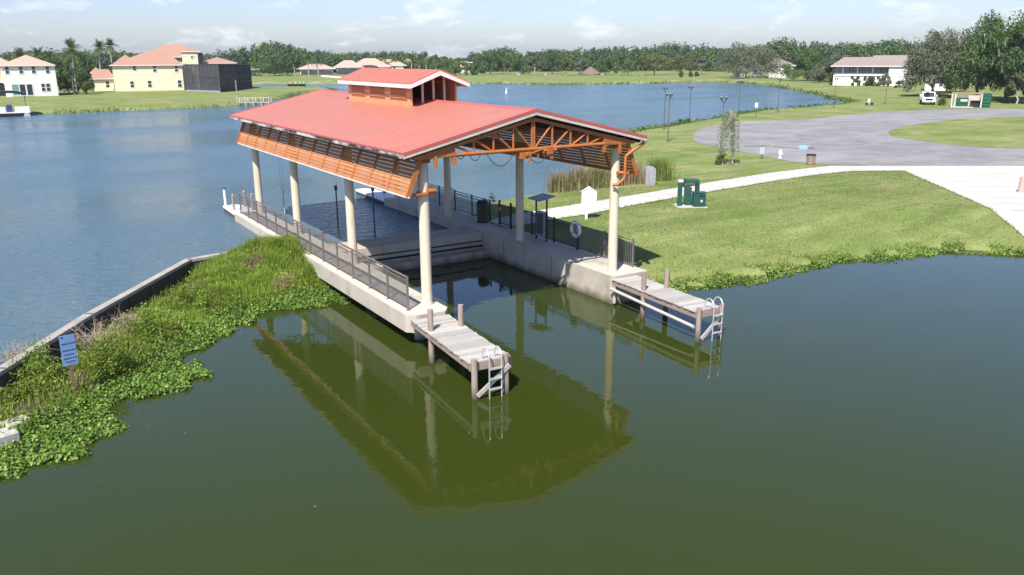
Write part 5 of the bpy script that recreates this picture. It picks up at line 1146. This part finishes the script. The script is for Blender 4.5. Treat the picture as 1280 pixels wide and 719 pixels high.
# utility truck, dumpsters and their enclosure
p = gp(1161,131.5); t = thing('utility_truck', 'white utility truck with a folded lift boom, seen from the front', 'truck', (p[0],p[1],gz(p[0],p[1])), facing(p[0],p[1])+.12); t.scale = (.86,.86,.86)
b = MB().box((-1.15,.5,.62),(1.15,1.7,1.35)); b.build('body', M['white'], t, bevel=.12)
MB().extr([(-1.12,1.5,1.3),(-1.12,3.0,1.3),(-1.12,2.9,2.35),(-1.12,1.95,2.35)], (2.24,0,0)).build('cab', M['white'], t, bevel=.08)
MB().extr([(-.98,1.56,1.42),(.98,1.56,1.42),(.92,1.88,2.22),(-.92,1.88,2.22)], (0,-.03,.012)).build('windscreen', M['glass'], t)
MB().box((-.62,.47,.85),(.62,.498,1.2)).build('grille', M['blackrub'], t); MB().box((-1.2,.35,.5),(1.2,.5,.72)).build('bumper', M['alu'], t, bevel=.04)
for x in (-.88,.88): MB().cyl((x,.46,1.02),(x,.5,1.02),.13,n=12).build('headlight', M['lamplens'], t)
for x in (-1.05,.85):
    for y in (1.15,5.0): MB().cyl((x,y,.42),(x+.28,y,.42),.42,n=18).build('wheel', M['blackrub'], t, smooth=40)
MB().box((-1.2,3.05,.8),(1.2,6.2,1.75)).build('service_bed', M['white'], t, bevel=.05)
b = MB().cyl((0,4.2,1.7),(0,4.2,2.6),.28,n=12); b.bar((0,4.4,2.45),(-.2,1.2,2.65),.3,.3); b.build('boom', M['white'], t); MB().box((-.6,.6,2.38),(.1,1.3,3.15)).build('bucket', M['white'], t, bevel=.06)
for x in (-1.35,1.35): MB().box((x-.1,1.5,1.5),(x+.1,1.56,1.85)).build('mirror', M['white'], t)
p = gp(1207,134.2); z0 = gz(p[0],p[1]); rz = facing(p[0],p[1]); k = (np.hypot(p[0]-CAM[0],p[1]-CAM[1]))/F*.78
t = thing('dumpster_enclosure', 'tan board enclosure with open front around the green dumpster', 'enclosure', (p[0],p[1],z0), rz)
wd_ = 36*k; hh = 19*k
MB().box((-wd_/2,3.4,-.2),(wd_/2,3.5,hh-.4)).build('back_wall', M['tan'], t); MB().box((-wd_/2-.05,.12,-.2),(-wd_/2+.05,3.39,hh-.3)).build('side_wall', M['tan'], t); MB().box((wd_/2-.05,.12,-.2),(wd_/2+.05,3.39,hh-.3)).build('side_wall', M['tan'], t)
for x in (-wd_/2,-wd_/2+4.2*k,wd_/2): MB().box((x-.1,-.12,-.2),(x+.1,.1,hh-.12)).build('post', M['fascia'], t)
MB().box((-wd_/2-.15,-.13,hh-.119),(wd_/2+.15,.12,hh+.12)).build('top_beam', M['tan'], t); MB().box((.2,2.9,-.1),(2.2,3.38,hh-.5)).build('inner_panel', M['fascia'], t)
MB().box((wd_/2-1.5,1.0,-.2),(wd_/2-.2,2.2,.95)).build('dark_bin', M['blackrub'], t)
MB().prism([(-wd_/2,-1.0),(wd_/2-1,-1.0),(wd_/2-1,3.3),(-wd_/2,3.3)], -.1, .03).build('pad', M['pathconc'], t)
def dumpster(lab, u, v, w_, h_, rz_, dy, tagon):
    p = gp(u, v); t = thing('dumpster', lab, 'dumpster', (p[0],p[1],gz(p[0],p[1])+.03), facing(p[0],p[1])+rz_, 'green dumpsters')
    b = MB(); b.extr([(-w_/2,dy,.1),(-w_/2,dy+1.6,.1),(-w_/2,dy+1.75,h_),(-w_/2,dy-.1,h_*.82)], (w_,0,0)); b.build('body', M['greendump'], t, bevel=.03)
    b = MB()
    for z in (.35,.62): b.box((-w_/2-.04,dy-.13,h_*z),(w_/2+.04,dy-.02,h_*z+.09))
    b.build('rib', M['greendump'], t); MB().extr([(-w_/2-.03,dy-.12,h_*.82+.02),(-w_/2-.03,dy+1.8,h_+.02),(-w_/2-.03,dy+1.8,h_+.09),(-w_/2-.03,dy-.12,h_*.82+.09)], (w_+.06,0,0)).build('lid', M['green'], t)
    if tagon: MB().box((-w_*.15,dy-.16,h_*.58),(w_*.42,dy-.135,h_*.8)).build('sticker', M['white'], t)
    return t
dumpster('green dumpster with a white sticker inside the tan enclosure', 1202, 133.2, 15*k, 11.5*k, 0, .3, True)
dumpster('taller green dumpster standing outside the right end of the enclosure', 1230.5, 134.3, 12.5*k, 17*k, -.05, 0, False)
bush('shrub', 'green shrub between the white truck and the dumpster enclosure', *gp(1180,132)[:2], .9, 1.0, 1.5, 600, .25, 'tree2', seed=91, asp=.6)

# ------------------------------------------------------------------ light, sky, picture settings
SUN = Vector((-3.29,-2.59,5.2)).normalized(); el = math.asin(SUN.z); az = math.atan2(SUN.x, SUN.y)
sl_ = bpy.data.lights.new('sun', 'SUN'); so = bpy.data.objects.new('sun', sl_); COL.objects.link(so)
sl_.energy = 5.0; sl_.angle = R(.5); sl_.color = (1, .955, .88); so.rotation_euler = (-SUN).to_track_quat('-Z','Y').to_euler()
W = bpy.data.worlds.new('World'); sc.world = W; W.use_nodes = True; nt = W.node_tree; L = nt.links
bg = nt.nodes['Background']; sky = nt.nodes.new('ShaderNodeTexSky'); sky.sky_type = 'NISHITA'; sky.sun_disc = False
sky.sun_elevation = el; sky.sun_rotation = az; sky.air_density = 1.0; sky.dust_density = .6; sky.ozone_density = 2.0
bg.inputs['Strength'].default_value = .08
tc = nt.nodes.new('ShaderNodeTexCoord'); mp = nt.nodes.new('ShaderNodeMapping'); mp.inputs['Scale'].default_value = (14,14,46); L.new(tc.outputs['Generated'], mp.inputs['Vector'])
n = nt.nodes.new('ShaderNodeTexNoise'); n.inputs['Scale'].default_value = 1.0; n.inputs['Detail'].default_value = 8; n.inputs['Roughness'].default_value = .6; n.inputs['Distortion'].default_value = .3; L.new(mp.outputs[0], n.inputs['Vector'])
tint = nt.nodes.new('ShaderNodeMix'); tint.data_type = 'RGBA'; tint.blend_type = 'MULTIPLY'; tint.inputs[0].default_value = 1; L.new(sky.outputs[0], tint.inputs[6]); rp = nt.nodes.new('ShaderNodeValToRGB'); sx = nt.nodes.new('ShaderNodeSeparateXYZ'); L.new(tc.outputs['Generated'], sx.inputs[0]); L.new(sx.outputs['Z'], rp.inputs[0])
for k_, c_ in ((0,(.90,.955,1.22,1)),(.10,(1.08,1.12,1.42,1)),(.38,(1.38,1.46,1.85,1)),(.68,(1.12,1.12,1.28,1)),(1,(1.0,.96,.98,1))):
    e_ = rp.color_ramp.elements[0] if k_ == 0 else rp.color_ramp.elements[-1] if k_ == 1 else rp.color_ramp.elements.new(k_); e_.color = c_
L.new(rp.outputs[0], tint.inputs[7])
mr = nt.nodes.new('ShaderNodeMapRange'); mr.inputs[1].default_value = .55; mr.inputs[2].default_value = .70; mr.inputs[4].default_value = .8; L.new(n.outputs['Fac'], mr.inputs[0])
mx = nt.nodes.new('ShaderNodeMix'); mx.data_type = 'RGBA'; lowm = nt.nodes.new('ShaderNodeMapRange'); lowm.inputs[1].default_value = .08; lowm.inputs[2].default_value = .2; lowm.inputs[3].default_value = 1; lowm.inputs[4].default_value = .12; L.new(sx.outputs['Z'], lowm.inputs[0])
mm_ = nt.nodes.new('ShaderNodeMath'); mm_.operation = 'MULTIPLY'; L.new(mr.outputs[0], mm_.inputs[0]); L.new(lowm.outputs[0], mm_.inputs[1]); L.new(mm_.outputs[0], mx.inputs[0]); L.new(tint.outputs[2], mx.inputs[6]); mx.inputs[7].default_value = (8.6,8.9,9.3,1)
L.new(mx.outputs[2], bg.inputs['Color'])
# thin summer haze over the whole place
hz = MB().box((-2750,-2750,-1.95),(2750,2750,32)).build('haze', M['white']); hz['kind'] = 'stuff'; hz['label'] = 'thin pale summer haze over the whole lake'; hz['category'] = 'haze'
hm = bpy.data.materials.new('haze_air'); hm.use_nodes = True; ht_ = hm.node_tree; ht_.nodes.remove(ht_.nodes['Principled BSDF']); pv = ht_.nodes.new('ShaderNodeVolumePrincipled')
pv.inputs['Color'].default_value = (.86,.92,1,1); pv.inputs['Density'].default_value = .00016; pv.inputs['Anisotropy'].default_value = .2
ht_.links.new(pv.outputs[0], ht_.nodes['Material Output'].inputs['Volume']); hz.data.materials.clear(); hz.data.materials.append(hm)
sc.view_settings.view_transform = 'Standard'; sc.view_settings.look = 'None'; sc.view_settings.gamma = 1; sc.view_settings.use_curve_mapping = False
sc.view_settings.exposure = .64
sc.render.engine = 'CYCLES'; sc.cycles.max_bounces = 8; sc.cycles.transparent_max_bounces = 8; sc.cycles.use_denoising = True
